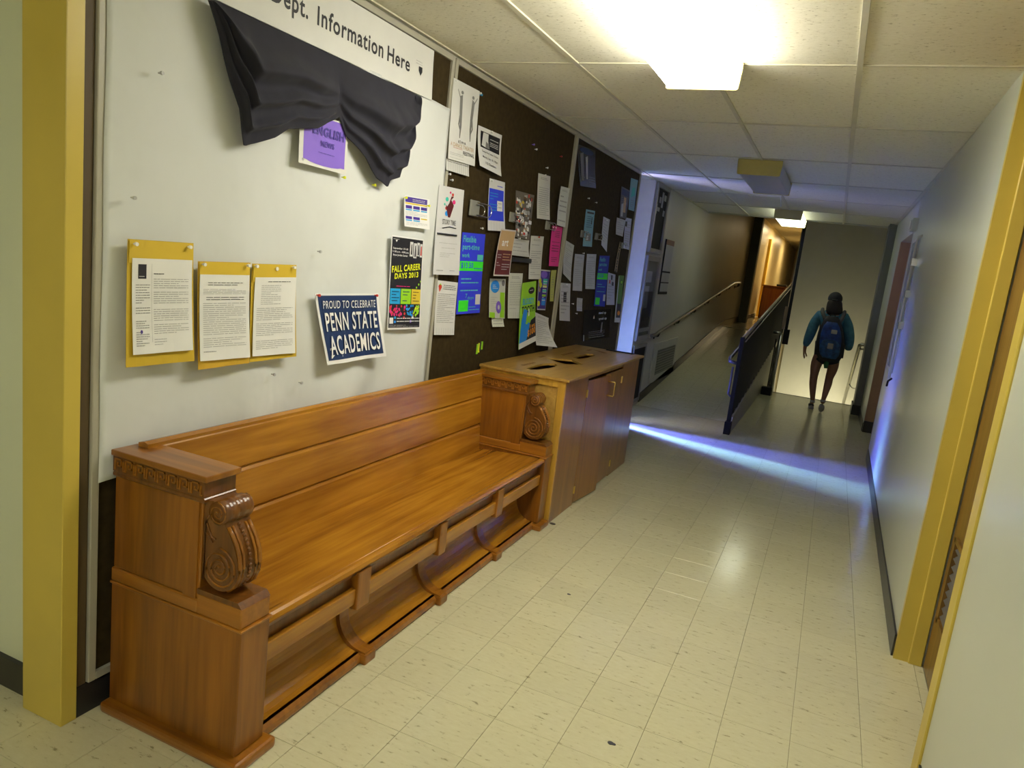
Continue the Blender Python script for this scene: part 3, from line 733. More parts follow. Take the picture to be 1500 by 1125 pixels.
pins([(1.52, 1.56), (1.60, 1.92), (2.22, 1.78), (2.36, 1.45), (2.14, .98), (2.30, .93)], 'L', ['small grey pin in the sheet above the leftmost envelope', 'small grey pin in the sheet at upper left, nearest the yellow post', 'small grey pin in the sheet left of the purple sign', 'small grey pin in the sheet above the navy poster', 'small grey pin in the sheet below the rightmost envelope', 'small grey pin in the sheet low between envelope and navy poster'], 'grey pins in the sheet', XS+.0)

# middle board
def dance_fig(cx, w, flip):
    s = -1 if flip else 1
    P = lambda du, v: (cx+s*du*w, v)
    return [('disc', 'G', cx+.1*w*s, .875, .045, .022, 2), ('quad', 'G', [P(-.35, .82), P(.25, .85), P(.4, .62), P(-.15, .60)]), ('quad', 'G', [P(-.3, .82), P(-.9, .90), P(-.95, .885), P(-.2, .78)]),
            ('quad', 'G', [P(-.15, .61), P(.4, .63), P(.45, .45), P(.25, .30), P(.1, .30), P(.05, .45)]), ('quad', 'G', [P(-.1, .61), P(.2, .60), P(-.1, .47), P(.3, .40), P(.2, .38), P(-.35, .47)])]
paper('festival_poster', 'tall white poster of two dancers reading FESTIVAL with tear-off tabs, highest on the middle board', 'poster', [(3.287, 2.336), (3.572, 2.34), (3.582, 1.962), (3.29, 1.955)], (.70, .70, .67), x0=XL+.0145, items=
      dance_fig(.33, .16, False)+dance_fig(.78, .16, True)+[('text', 'K', .32, .60, .235, .27, 'IOWA', 2, .01), ('text', 'lg', .05, .92, .175, .225, 'SUMMER WRITING', 2, .01) if 0 else ('text', 'tan', .05, .92, .175, .225, 'A DANCE THEATER', 2, 0), ('lines', 'R', .15, .5, .155, .17, 1), ('text', 'K', .52, .95, .10, .15, 'FESTIVAL', 2, .01), ('lines', 'L', .05, .55, .02, .10, 4)], curl=.01)
paper('tear_off_strip', 'strip of tear-off tabs hanging below the dancers poster', 'flyer', [(3.29, 1.955), (3.534, 1.961), (3.535, 1.902), (3.288, 1.9)], (.68, .68, .65), [('tabs', 'G', 11, .95), ('lines', 'G', .03, .97, .7, .95, 1)], curl=.006, x0=XL+.0145)
paper('lecture_poster', 'black and white lecture flyer with a portrait, lower edge curling', 'flyer', [(3.612, 2.178), (3.912, 2.182), (3.9, 1.955), (3.620, 1.972)], (.70, .70, .68), [
    ('rect', 'K', .10, .93, .50, .90), ('quad', 'lg', [(.14, .55), (.40, .52), (.42, .88), (.20, .88)], 2), ('quad', 'G', [(.30, .52), (.48, .52), (.44, .7), (.32, .72)], 3), ('disc', 'L', .34, .78, .06, .07, 3), ('lines', 'W', .50, .86, .60, .80, 5, 2),
    ('text', 'K', .15, .88, .38, .44, 'Twenty-First Century Scholars', 2, .01), ('text', 'K', .18, .85, .25, .31, 'Monday, Sept. 30, 7:00pm', 2, .01), ('text', 'K', .28, .75, .12, .18, '112 Chambers', 2, .01)], curl=.03)
paper('blue_flyer', 'blue and white flyer with tear-off bottom on the middle board', 'flyer', [(3.802, 1.93), (4.008, 1.934), (4.055, 1.656), (3.819, 1.644)], (.70, .70, .70), [
    ('rect', 'blue', .02, .93, .20, .82), ('lines', 'blue', .5, .85, .86, .92, 1), ('lines', 'cyan', .08, .55, .38, .76, 7, 2), ('rect', 'W', .52, .86, .40, .60, 2), ('lines', 'G', .58, .80, .45, .57, 3, 3), ('tabs', 'L', 6, .18)], curl=.015)
rr = random.Random(9)
col = [('rect', rr.choice(['K', 'W', 'W', 'lg', 'gold', 'R', 'brown', 'tan', 'K', 'G', 'L', 'W']), (a := rr.uniform(0, .85)), a+rr.uniform(.05, .2), (b := rr.uniform(0, .93)), b+rr.uniform(.03, .09), rr.randint(1, 4)) for _ in range(110)]
paper('photo_collage', 'collage of many small black, white and gold pictures on the middle board', 'poster', [(4.172, 1.91), (4.47, 1.915), (4.455, 1.629), (4.227, 1.634)], (.16, .14, .11), [c for c in col if c[3] <= 1 and c[5] <= 1], curl=.01)
def doc(lab, q, colr=GRY, n=14, curl=.012, extra=(), tabs=0, x0=None, side=0, group='printed notices on the boards', name='notice'):
    colr = tuple(min(.78, c*1.18) for c in colr)
    it = [('lines', 'G', .2, .8, .88, .94, 2), ('lines', 'M', .1, .9, .20 if tabs else .08, .82, n)]+list(extra)
    if tabs: it.append(('tabs', 'G', tabs, .14))
    return paper(name, lab, 'notice', q, colr, it, curl=curl, x0=x0, side=side)
doc('narrow white notice hanging high between the collage and the board frame', [(4.496, 2.058), (4.708, 2.067), (4.765, 1.785), (4.533, 1.776)], (.62, .62, .58), 16)
doc('pale grey notice curling over the frame between middle and far board', [(4.941, 2.033), (5.121, 2.040), (5.075, 1.76), (4.901, 1.764)], (.60, .62, .58), 6, .02, x0=XL+.026)
paper('pink_flyer', 'bright pink flyer beside the frame between middle and far board', 'flyer', [(4.858, 1.755), (5.067, 1.758), (5.045, 1.479), (4.856, 1.476)], (.85, .045, .30), [('text', 'K', .12, .22, .86, .95, '?', 2), ('lines', 'maroon', .35, .8, .72, .9, 4), ('rect', 'maroon', .1, .9, .60, .61), ('lines', 'maroon', .15, .85, .35, .55, 3), ('lines', 'maroon', .15, .8, .1, .24, 3)], curl=.012, x0=XL+.014)
tb = paper('tree_poster', 'white plastic poster with a colourful swirling tree over an open book', 'poster', [(3.247, 1.822), (3.513, 1.828), (3.53, 1.383), (3.251, 1.381)], (.66, .66, .66), [
    ('quad', 'maroon', [(.42, .66), (.5, .66), (.62, .80), (.50, .86), (.60, .90), (.50, .90), (.43, .82), (.36, .78), (.30, .80)]), ('disc', 'R', .34, .76, .05, .02), ('disc', 'pink', .62, .84, .06, .025), ('disc', 'teal', .34, .86, .06, .025), ('disc', 'sky', .36, .70, .06, .028), ('disc', 'R', .55, .92, .04, .018), ('disc', 'pink', .45, .94, .03, .014), ('disc', 'teal', .26, .80, .03, .014),
    ('text', 'G', .22, .74, .575, .635, 'STORY TIME', 2, .02), ('quad', 'K', [(.22, .535), (.5, .560), (.5, .548), (.24, .525)], 2), ('quad', 'K', [(.5, .560), (.78, .55), (.76, .54), (.5, .548)], 2),
    ('lines', 'L', .15, .85, .355, .375, 1), ('lines', 'L', .25, .78, .30, .32, 1), ('lines', 'L', .2, .8, .20, .26, 3), ('lines', 'G', .1, .35, .04, .06, 1), ('lines', 'G', .6, .8, .04, .06, 1)], curl=.012, x0=XL+.024)
shh = Sheet([(3.247, 1.822), (3.513, 1.828), (3.53, 1.383), (3.251, 1.381)], XL+.024, .012)
bm = NEW(); wall_patch(bm, shh, .05, .80, .455, .475, .006, 4, 1, .005); obj('clip_bar', bm, ink('K'), tb)
def clip(y, z, s, lab):
    t = thing('paper_clip_holder', lab, 'clip', (XL+.01, y, z), 'bulldog clips and clear holders on the boards')
    bx('clip_plate', plain('clear_plastic', (.27, .27, .23), .15, spec=1), (XL+.008, XL+.02, y-.03*s, y+.05*s, z-.03*s, z+.032*s), t, bev=.004)
    bm = NEW(); pts = []
    for k in range(9):
        a = -PI/2+k*PI/8; pts.append((XL+.024, y+.12*s+.035*s*math.cos(a), z+.025*s*math.sin(a)))
    tube(bm, [(XL+.024, y+.02*s, z-.025*s)]+pts+[(XL+.024, y+.02*s, z+.025*s)], .003, 6); obj('wire_loop', bm, M_CHROME, t)
    bm = NEW(); pts = [(XL+.03, y+.05*s+(.032*s*math.cos(-PI/2+k*PI/8)), z-.004+.02*s*math.sin(-PI/2+k*PI/8)) for k in range(9)]
    tube(bm, [(XL+.03, y, z-.024*s)]+pts+[(XL+.03, y, z+.016*s)], .0028, 6); obj('wire_loop', bm, M_CHROME, t)
clip(3.60, 1.745, 1.35, 'large wire clip beside the tree poster')
clip(4.11, 1.745, .95, 'clear clip just left of the picture collage')
clip(4.71, 1.745, .95, 'clear clip left of the pink flyer')
clip(5.46, 1.742, .9, 'clear clip left of the light blue flyer')
clip(5.82, 1.748, .9, 'clear clip right of the light blue flyer')
clip(6.62, 1.72, .9, 'clear clip near the far edge of the far board')
paper('strawberry_flyer', 'white flyer with a red strawberry and tear-off tabs under the tree poster', 'flyer', [(3.323, 1.352), (3.549, 1.342), (3.542, 1.057), (3.32, 1.069)], (.72, .72, .70), [
    ('quad', 'R', [(.06, .90), (.10, .93), (.20, .92), (.22, .88), (.13, .79)]), ('quad', 'lime', [(.08, .925), (.14, .95), (.19, .92)], 2), ('lines', 'K', .30, .92, .84, .94, 3), ('lines', 'M', .08, .92, .22, .78, 16), ('tabs', 'L', 9, .13)], curl=.012)
flexq = [(3.538, 1.612), (3.818, 1.62), (3.836, 1.172), (3.547, 1.17)]
paper('part_time_work_poster', 'bright blue poster reading Flexible part-time work with green band on the middle board', 'poster', flexq, (.035, .05, .80), [
    ('text', 'bluetext', .06, .60, .885, .965, 'Flexible', 1, .02), ('text', 'bluetext', .06, .78, .775, .86, 'part-time', 1, .02), ('text', 'bluetext', .06, .38, .70, .755, 'work', 1, .02), ('rect', 'bluetext', .72, .97, .67, .74),
    ('rect', 'green', 0, 1, .535, .655), ('text', 'blue', .05, .56, .56, .64, '$13.50', 2, .02), ('lines', 'blue', .58, .95, .55, .585, 1, 2),
    ('lines', 'bluetext', .10, .85, .27, .51, 5), ('text', 'bluetext', .32, .40, .20, .25, '7', 1), ('text', 'bluetext', .42, .68, .17, .22, 'days', 1), ('rect', 'green', .06, .46, .03, .17, 2), ('rect', 'lg', .76, .97, .11, .24, 2), ('lines', 'bluetext', .50, .95, .03, .10, 2)], curl=.008)
paper('art_poster', 'tan and maroon poster reading art, bending to the left', 'poster', [(4.035, 1.668), (4.255, 1.675), (4.187, 1.391), (3.955, 1.389)], (.62, .58, .52), [
    ('rect', 'tan', .03, .96, .55, .97), ('rect', 'maroon', .03, .96, .03, .55), ('text', 'W', .22, .62, .64, .78, 'art', 2, .02), ('lines', 'tan', .4, .9, .32, .5, 3, 2), ('lines', 'L', .4, .9, .12, .28, 3, 2), ('lines', 'L', .08, .3, .2, .48, 5, 2)], curl=.02, x0=XL+.030)
doc('grey tear-off pad under the picture collage', [(4.204, 1.624), (4.484, 1.629), (4.468, 1.521), (4.176, 1.522)], (.48, .48, .46), 3, .02, tabs=12, name='tear_off_pad')
o = bx('black_clip', plain('black_plastic', (.02, .02, .02), .35), (XL+.006, XL+.024, 4.18, 4.49, 1.482, 1.512), bev=.004, origin=(XL+.01, 4.33, 1.49)); tag(o, 'long black clip bar below the grey tear-off pad', 'clip')
doc('white notice left of the pink flyer, covering the lime poster top', [(4.498, 1.66), (4.724, 1.67), (4.726, 1.381), (4.513, 1.379)], (.60, .60, .57), 15)
paper('circle_flyer', 'white flyer with blue circles and a green side band', 'flyer', [(3.946, 1.371), (4.171, 1.372), (4.20, 1.125), (3.97, 1.140)], (.62, .64, .56), [
    ('disc', 'sky', .33, .80, .28, .16), ('lines', 'W', .18, .50, .74, .86, 3, 2), ('rect', 'lime', .68, .97, .02, .66), ('disc', 'purple', .58, .28, .17, .16, 2), ('disc', 'lg', .58, .28, .06, .06, 3), ('lines', 'L', .08, .5, .15, .55, 8), ('rect', 'lime', .02, .35, .0, .14), ('disc', 'G', .85, .9, .1, .08)], curl=.01)
doc('tear-off tabs strip hanging from the circle flyer', [(4.03, 1.135), (4.20, 1.130), (4.21, 1.074), (4.035, 1.08)], (.60, .62, .52), 2, .01, tabs=6)
doc('white notice between the circle flyer and the lime green poster', [(4.213, 1.41), (4.433, 1.413), (4.462, 1.119), (4.248, 1.126)], (.58, .60, .54), 15, tabs=7)
paper('tooth_poster', 'lime green poster reading BLOODY TOOTH with a blue figure and $100', 'poster', [(4.455, 1.35), (4.689, 1.367), (4.765, 0.95), (4.472, 0.908)], (.32, .66, .03), [
    ('rect', 'W', .0, 1, 0, .09), ('quad', 'K', [(.55, .09), (1, .09), (1, .42), (.7, .38), (.45, .22), (.4, .09)], 2), ('quad', 'sky', [(.0, .09), (.42, .09), (.55, .22), (.62, .34), (.38, .40), (.45, .56), (.22, .60), (.10, .42)], 3),
    ('disc', 'K', .68, .86, .22, .055), ('lines', 'W', .55, .8, .85, .88, 1, 2), ('lines', 'K', .18, .45, .78, .82, 1), ('text', 'cyan', .12, .88, .66, .76, 'BLOODY', 2, .02, 0, -.02), ('text', 'K', .08, .92, .53, .64, 'TOOTH', 2, .03, 0, -.02), ('text', 'O', .48, .96, .12, .24, '$100', 4, .04, 0, .02), ('text', 'O', .62, .95, .26, .32, '1st', 4, .03), ('quad', 'lime', [(.30, .36), (.5, .42), (.48, .34)], 4), ('quad', 'W', [(.50, .46), (.58, .47), (.56, .58), (.52, .58)], 4)], curl=.02, x0=XL+.022)
paper('fair_poster', 'purple and yellow schedule poster half hidden by the lime green poster', 'poster', [(4.713, 1.448), (4.924, 1.446), (4.897, 1.163), (4.740, 1.169)], (.60, .60, .60), [
    ('rect', 'dpurple', .03, .97, .03, .97), ('disc', 'purple', .45, .88, .3, .09, 2), ('disc', 'Y', .12, .72, .12, .07, 2), ('disc', 'Y', .2, .62, .14, .07, 2), ('disc', 'Y', .12, .16, .14, .07, 2), ('disc', 'tan', .14, .5, .08, .06, 2), ('rect', 'teal', .42, .85, .66, .78, 2), ('rect', 'Y', .42, .85, .56, .62, 2), ('rect', 'teal', .42, .85, .44, .52, 2), ('rect', 'lime', .42, .85, .34, .39, 2), ('rect', 'sky', .42, .85, .12, .3, 2), ('lines', 'W', .45, .82, .15, .75, 9, 3)], curl=.008)
paper('lime_strip', 'narrow yellow green slip beside the board frame', 'flyer', [(4.944, 1.447), (5.047, 1.452), (5.037, 1.225), (4.967, 1.226)], (.48, .50, .12), [('lines', 'G', .3, .6, .1, .9, 10)], curl=.01, x0=XL+.013)
doc('white notice curling away from the board beside the lime green poster', [(4.754, 1.149), (5.03, 1.10), (4.96, 0.905), (4.775, 0.919)], (.58, .58, .56), 12, .03, side=.09, x0=XL+.010)
tg = thing('sticker', 'small green and yellow sticker low on the middle board', 'sticker', (XL+.005, 3.88, .95))
for k in range(4):
    bx('sticker_shape', ink(['lime', 'Y', 'K', 'lime'][k]), (XL+.002, XL+.004+k*.0006, 3.85+.018*k, 3.872+.018*k, .925+.008*k, .985+.004*k), tg)
# far board
doc('torn white notice just right of the board frame', [(5.173, 1.674), (5.376, 1.648), (5.346, 1.373), (5.155, 1.430)], (.50, .51, .49), 13, .02)
doc('grey notice second from the torn one on the far board', [(5.413, 1.586), (5.642, 1.59), (5.664, 1.301), (5.433, 1.305)], (.45, .46, .46), 14)
doc('grey notice between the second notice and the shade-darkened blue poster', [(5.704, 1.599), (5.953, 1.608), (6.0, 1.318), (5.744, 1.319)], (.48, .49, .48), 12)
paper('part_time_work_poster', 'blue poster with green band on the far board, its blue darkened for shade, same design as the nearer one', 'poster', [(6.048, 1.601), (6.34, 1.612), (6.372, 1.162), (6.048, 1.175)], (.02, .035, .42), [  # same poster as the nearer one; dimmer light is put into its blue
    ('text', 'bluetext', .06, .60, .885, .965, 'Flexible', 1, .02), ('text', 'bluetext', .06, .78, .775, .86, 'part-time', 1, .02), ('text', 'bluetext', .06, .38, .70, .755, 'work', 1, .02), ('rect', 'green', 0, 1, .535, .655), ('text', 'blue', .05, .56, .56, .64, '$13.50', 2, .02), ('lines', 'bluetext', .10, .85, .27, .51, 5), ('rect', 'green', .06, .46, .03, .17, 2), ('rect', 'lg', .76, .97, .11, .24, 2)], curl=.008)
doc('white notice with a dark photo at its head, low on the far board', [(5.172, 1.361), (5.4, 1.357), (5.46, 1.064), (5.22, 1.078)], (.56, .56, .55), 8, extra=[('rect', 'K', .32, .62, .50, .76, 2), ('lines', 'L', .35, .6, .55, .7, 3, 3)])
paper('light_blue_flyer', 'light blue flyer with a small photo, high on the far board', 'flyer', [(5.537, 1.935), (5.763, 1.944), (5.767, 1.66), (5.538, 1.653)], (.20, .42, .50), [('lines', 'navy', .2, .8, .45, .85, 7), ('quad', 'K', [(.68, .62), (.78, .62), (.76, .82), (.7, .82)], 2), ('rect', 'G', .2, .8, .15, .36, 2), ('rect', 'lg', .28, .5, .18, .3, 3), ('rect', 'K', .15, .9, .90, .95)], curl=.012)
doc('white flyer with a ragged foot right of the light blue flyer', [(6.009, 1.923), (6.2, 1.915), (6.20, 1.640), (6.02, 1.690)], (.50, .50, .49), 8)
doc('small white card low on the far board', [(5.592, 1.246), (5.733, 1.24), (5.746, 1.135), (5.61, 1.141)], (.48, .48, .47), 6, .006)
doc('white notice with dark pictures right of the shade-darkened blue poster', [(6.374, 1.467), (6.612, 1.453), (6.68, 1.174), (6.411, 1.178)], (.46, .46, .50), 8, extra=[('rect', 'K', .4, .6, .80, .95, 2), ('rect', 'R', .2, .35, .68, .78, 2), ('rect', 'K', .55, .8, .62, .74, 2)])
paper('night_poster', 'dark glossy blue black poster in the top corner of the far board', 'poster', [(5.17, 2.359), (5.586, 2.382), (5.66, 2.11), (5.284, 2.081)], (.012, .016, .035), [('quad', 'G', [(.10, .15), (.26, .15), (.30, .85), (.12, .8)]), ('quad', 'L', [(.4, .2), (.5, .2), (.55, .8), (.42, .75)]), ('lines', 'L', .12, .3, .2, .8, 9, 2), ('lines', 'G', .55, .95, .1, .3, 3), ('disc', 'navy', .5, .9, .4, .08)], curl=.02, rough=.2)
paper('event_poster', 'dark poster with a photo strip near the far edge of the far board', 'poster', [(6.41, 2.223), (6.697, 2.22), (6.674, 1.963), (6.455, 1.956)], (.10, .10, .12), [('rect', 'navy', .1, 1, .75, .95), ('quad', 'tan', [(.4, .2), (.75, .2), (.7, .7), (.4, .7)]), ('disc', 'lg', .6, .5, .15, .12, 2), ('quad', 'L', [(.1, .05), (.4, .05), (.4, .5), (.15, .45)]), ('lines', 'G', .1, .5, .5, .7, 3, 3)], curl=.01)
doc('white notice overlapping the foot of the dark event poster', [(6.409, 1.952), (6.705, 1.953), (6.634, 1.802), (6.404, 1.806)], (.48, .48, .47), 6, .012)
paper('teal_flyer', 'pale teal flyer at the top far corner of the far board', 'flyer', [(6.676, 2.33), (6.927, 2.343), (6.912, 2.056), (6.712, 2.052)], (.20, .42, .44), [('quad', 'teal', [(.2, .4), (.8, .5), (.7, .75), (.3, .7)]), ('lines', 'G', .2, .8, .1, .35, 4)], curl=.008)
doc('bluish white notice under the teal flyer by the far frame', [(6.692, 1.978), (6.9, 1.984), (6.926, 1.696), (6.714, 1.701)], (.46, .47, .58), 10, extra=[('rect', 'K', .0, .3, .72, .88, 2)])
paper('yellow_strip', 'slanting black and yellow strip near the far edge of the far board', 'flyer', [(6.606, 1.761), (6.683, 1.739), (6.61, 1.47), (6.508, 1.48)], (.04, .04, .02), [('rect', 'tan', .1, .25, .03, .97), ('rect', 'tan', .75, .9, .03, .97), ('text', 'tan', .3, .7, .1, .9, 'SALE', 2) if 0 else ('lines', 'tan', .32, .68, .1, .9, 9, 2)], curl=.015)
paper('tooth_poster', 'green poster at the far lower corner, its colour darkened for shade, same design as the lime one', 'poster', [(6.726, 1.45), (6.921, 1.449), (6.95, 0.998), (6.754, 1.007)], (.12, .26, .04), [('rect', 'lg', 0, 1, 0, .10), ('rect', 'K', .2, 1, .10, .40), ('disc', 'O', .65, .2, .25, .05, 2), ('disc', 'K', .6, .86, .2, .05, 2), ('disc', 'lime', .6, .86, .15, .035, 3), ('quad', 'lg', [(0, .1), (.2, .1), (.12, .98), (0, .98)])], curl=.012)  # lime poster repeated, with the corner's shade mixed into its green
paper('black_poster', 'black poster with pale lettering above the oak cabinet on the far board', 'poster', [(5.812, 1.142), (6.62, 1.135), (6.66, 0.872), (5.861, 0.879)], (.006, .006, .007), [
    ('text', 'lg', .52, .80, .82, .93, 'stand up', 1, .02), ('text', 'lg', .54, .84, .62, .73, 'speak up', 1, .02), ('quad', 'L', [(.33, .70), (.38, .70), (.36, .82)]), ('lines', 'G', .2, .8, .05, .3, 4), ('quad', 'G', [(.62, .2), (.68, .2), (.70, .55), (.66, .55)]), ('rect', 'L', .02, .05, .0, .2)], curl=.006, rough=.25)
pins([(3.30, 2.325), (3.57, 2.33), (3.75, 2.17), (3.33, 1.885), (3.36, 1.86), (3.82, 1.92), (4.3, 1.63), (3.76, 1.65), (4.6, 2.06), (4.40, 2.19), (4.62, 2.11)], 'W', 'pale push pin on the middle board', 'pale pins on the middle board')
pins([(5.6, 1.6), (5.8, 1.59), (5.55, 2.02), (5.75, 2.01), (5.5, 1.2), (5.62, 1.12), (6.1, 1.9), (5.3, 1.35)], 'W', 'pale push pin on the far board', 'pale pins on the far board')
pins([(4.85, 2.22), (4.62, 1.66)], 'R', ['red push pin high on the middle board near its far frame', 'red push pin on the white notice left of the pink flyer'], 'red pins on the middle board')
pins([(3.583, 2.325)], 'cyan', 'turquoise push pin at the right corner of the dancers poster', 'turquoise pins')
pins([(4.35, 2.21)], 'purple', 'purple push pin alone on the middle board', 'purple pins')

# ------------------------------------------------------------------ BENCH
B = thing('wooden_pew', 'carved orange brown wooden pew along the left wall', 'bench', (-1.58, 2.66, 0))
BY0, BY1 = 1.445, 3.868
def end_panel(y0, y1, out):
    # lower solid panel
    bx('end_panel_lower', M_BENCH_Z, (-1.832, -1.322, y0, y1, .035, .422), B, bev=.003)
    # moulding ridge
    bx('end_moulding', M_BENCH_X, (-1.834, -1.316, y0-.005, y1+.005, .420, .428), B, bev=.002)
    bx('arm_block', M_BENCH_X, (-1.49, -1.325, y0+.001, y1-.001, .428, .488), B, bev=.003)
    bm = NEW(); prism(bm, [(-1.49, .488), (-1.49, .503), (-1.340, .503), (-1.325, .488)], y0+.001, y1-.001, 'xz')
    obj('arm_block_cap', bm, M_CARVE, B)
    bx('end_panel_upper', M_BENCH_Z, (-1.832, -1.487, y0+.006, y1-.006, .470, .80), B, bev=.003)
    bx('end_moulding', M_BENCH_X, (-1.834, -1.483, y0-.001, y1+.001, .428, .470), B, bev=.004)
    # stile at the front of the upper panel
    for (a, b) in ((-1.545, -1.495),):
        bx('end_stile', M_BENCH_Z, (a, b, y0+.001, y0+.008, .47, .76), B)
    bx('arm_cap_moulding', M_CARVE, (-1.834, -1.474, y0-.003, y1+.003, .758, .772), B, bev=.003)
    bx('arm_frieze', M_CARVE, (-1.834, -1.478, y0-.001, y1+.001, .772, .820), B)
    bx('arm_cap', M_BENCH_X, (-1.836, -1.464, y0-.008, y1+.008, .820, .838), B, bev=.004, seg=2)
    # greek key carving on both sides
    bm = NEW(); ys = (y0-.004, y0-.001) if out < 0 else (y0-.004, y0-.001)
    for k in range(8):
        x = -1.826+k*.043
        for (a, b, c, d) in ((0, .004, 0, .036), (0, .030, .032, .036), (.026, .030, .012, .036), (.012, .030, .012, .016), (.012, .016, .012, .024), (.034, .044, 0, .004), (.034, .038, 0, .03)):
            box(bm, x+a, x+b, ys[0], ys[1]+.001, .778+c, .778+d)
    o = obj('greek_key_carving', bm, M_BENCH_X, B); o['kind'] = 'stuff'
    # plinth
    bx('end_plinth', M_BENCH_X, (-1.838, -1.290, y0-.028, min(y1+.022, 3.872), 0, .034), B, bev=.010, seg=2)
    # scroll bracket
    prof = [(-1.487, .503)]
    prof = [(-1.487, .765), (-1.487, .53)]
    cx, cz, R = -1.423, .578, .066
    for k in range(0, 17):
        a = math.radians(200+k*170/16); prof.append((cx+R*math.cos(a)*(1 if k < 99 else 1), cz+R*math.sin(a)))
    prof += [(-1.3565, .592), (-1.362, .625), (-1.374, .655), (-1.389, .680), (-1.403, .700), (-1.410, .716)]
    tx, tz, tr = -1.432, .738, .034
    for k in range(0, 9):
        a = math.radians(-40+k*160/8); prof.append((tx+tr*math.cos(a), tz+tr*math.sin(a)))
    ya, yb = y0+.012, y1-.012
    bm = NEW(); prism(bm, prof, ya, yb, 'xz'); sc = obj('scroll_bracket', bm, M_CARVE, B)
    # raised side ribs on the front curve
    crv = [(-1.404, .702), (-1.388, .682), (-1.372, .657), (-1.360, .627), (-1.355, .592), (-1.358, .565), (-1.372, .535), (-1.395, .517)]
    for yy, rd in ((ya+.008, .006), (ya+.022, .004), (yb-.022, .004), (yb-.008, .006)):
        bm = NEW(); tube(bm, [(p[0], yy, p[1]) for p in crv], rd, 8); obj('scroll_rib', bm, M_BENCH_X, sc, True)
    bm = NEW()
    for k in range(17):
        t = k/16*(len(crv)-1); i = min(int(t), len(crv)-2); f = t-i
        sphere(bm, (lerp(crv[i][0], crv[i+1][0], f)+.001, (ya+yb)/2, lerp(crv[i][1], crv[i+1][1], f)), .0055, u=8, v=6)
    o = obj('bead_row', bm, M_CARVE, sc, True); o['kind'] = 'stuff'
    # top roll with grooves
    bm = NEW(); n = 22
    yy = [ya-.006+(yb-ya+.012)*k/n for k in range(n+1)]
    rads = [tr*(.96+.09*abs(math.sin(k*PI/5.5))) for k in range(n+1)]
    tube(bm, [(tx, v, tz) for v in yy], rads, 20); obj('scroll_roll', bm, M_CARVE, sc, True)
    # spirals on both sides
    for ys_ in (ya-.001, yb+.001):
        for (qx, qz, r0, turns) in ((cx, cz, .058, 3.2), (tx, tz, .030, 2.2)):
            if r0 < .04: ysx = ys_-.006 if ys_ < (ya+yb)/2 else ys_+.006
            else: ysx = ys_
            pts = []
            for k in range(int(turns*16)):
                a = PI/2-k*2*PI/16; r = r0*(1-k/(turns*16))+.003; pts.append((qx+r*math.cos(a), ysx, qz+r*math.sin(a)))
            bm = NEW(); tube(bm, pts, .0032 if r0 > .04 else .002, 6); obj('spiral_carving', bm, M_BENCH_X, sc, True)
        bm = NEW(); tube(bm, [(-1.478, ys_, .53), (-1.478, ys_, .70), (-1.462, ys_, .735)], .003, 6); tube(bm, [(-1.474, ys_, .70), (-1.455, ys_, .665), (-1.440, ys_, .66)], .003, 6); tube(bm, [(-1.474, ys_, .672), (-1.45, ys_, .648)], .003, 6)
        obj('leaf_carving', bm, M_CARVE, sc, True)
end_panel(BY0, BY0+.115, -1)
end_panel(BY1-.105, BY1, 1)
ya, yb = BY0+.115, BY1-.105
# seat, nosing
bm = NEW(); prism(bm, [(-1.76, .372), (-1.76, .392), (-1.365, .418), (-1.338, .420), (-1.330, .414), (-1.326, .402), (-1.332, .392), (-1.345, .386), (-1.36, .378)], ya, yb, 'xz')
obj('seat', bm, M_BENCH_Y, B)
bm = NEW(); tube(bm, [(-1.355, ya, .4175), (-1.355, yb, .4175)], .0035, 6); obj('seat_bead', bm, M_BENCH_Y, B, True)
bm = NEW(); prism(bm, [(-1.352, .372), (-1.352, .388), (-1.338, .388), (-1.345, .372)], ya, yb, 'xz'); obj('seat_moulding', bm, M_CARVE, B)
# backrest boards
bks = [(.385, .537, -1.742), (.541, .697, -1.752), (.701, .848, -1.762)]
for z0, z1, x in bks:
    bm = NEW(); prism(bm, [(x, z0), (x+.004, z0+.006), (x-.006, z1-.012), (x-.014, z1-.004), (x-.014, z1), (x-.032, z1), (x-.032, z0)], ya, yb, 'xz')
    obj('back_board', bm, M_BENCH_Y, B)
bm = NEW(); prism(bm, [(-1.812, .40), (-1.812, .850), (-1.79, .856), (-1.772, .850), (-1.772, .40)], ya-.05, yb+.04, 'xz'); obj('back_rail', bm, M_BENCH_Y, B)
bx('arm_corner_cap', M_BENCH_X, (-1.836, -1.775, ya, ya+.045, .822, .842), B, bev=.005)
# apron
bx('apron_panel', M_CARVE, (-1.372, -1.362, ya, yb, .30, .375), B)
bx('apron_rail', M_BENCH_Y, (-1.362, -1.340, ya, yb, .262, .322), B, bev=.003)
sty = [(2.012, 2.088), (2.592, 2.652), (3.168, 3.238)]
for a, b in sty:
    bx('apron_stile', M_BENCH_Z, (-1.364, -1.330, a, b, .242, .384), B, bev=.003)
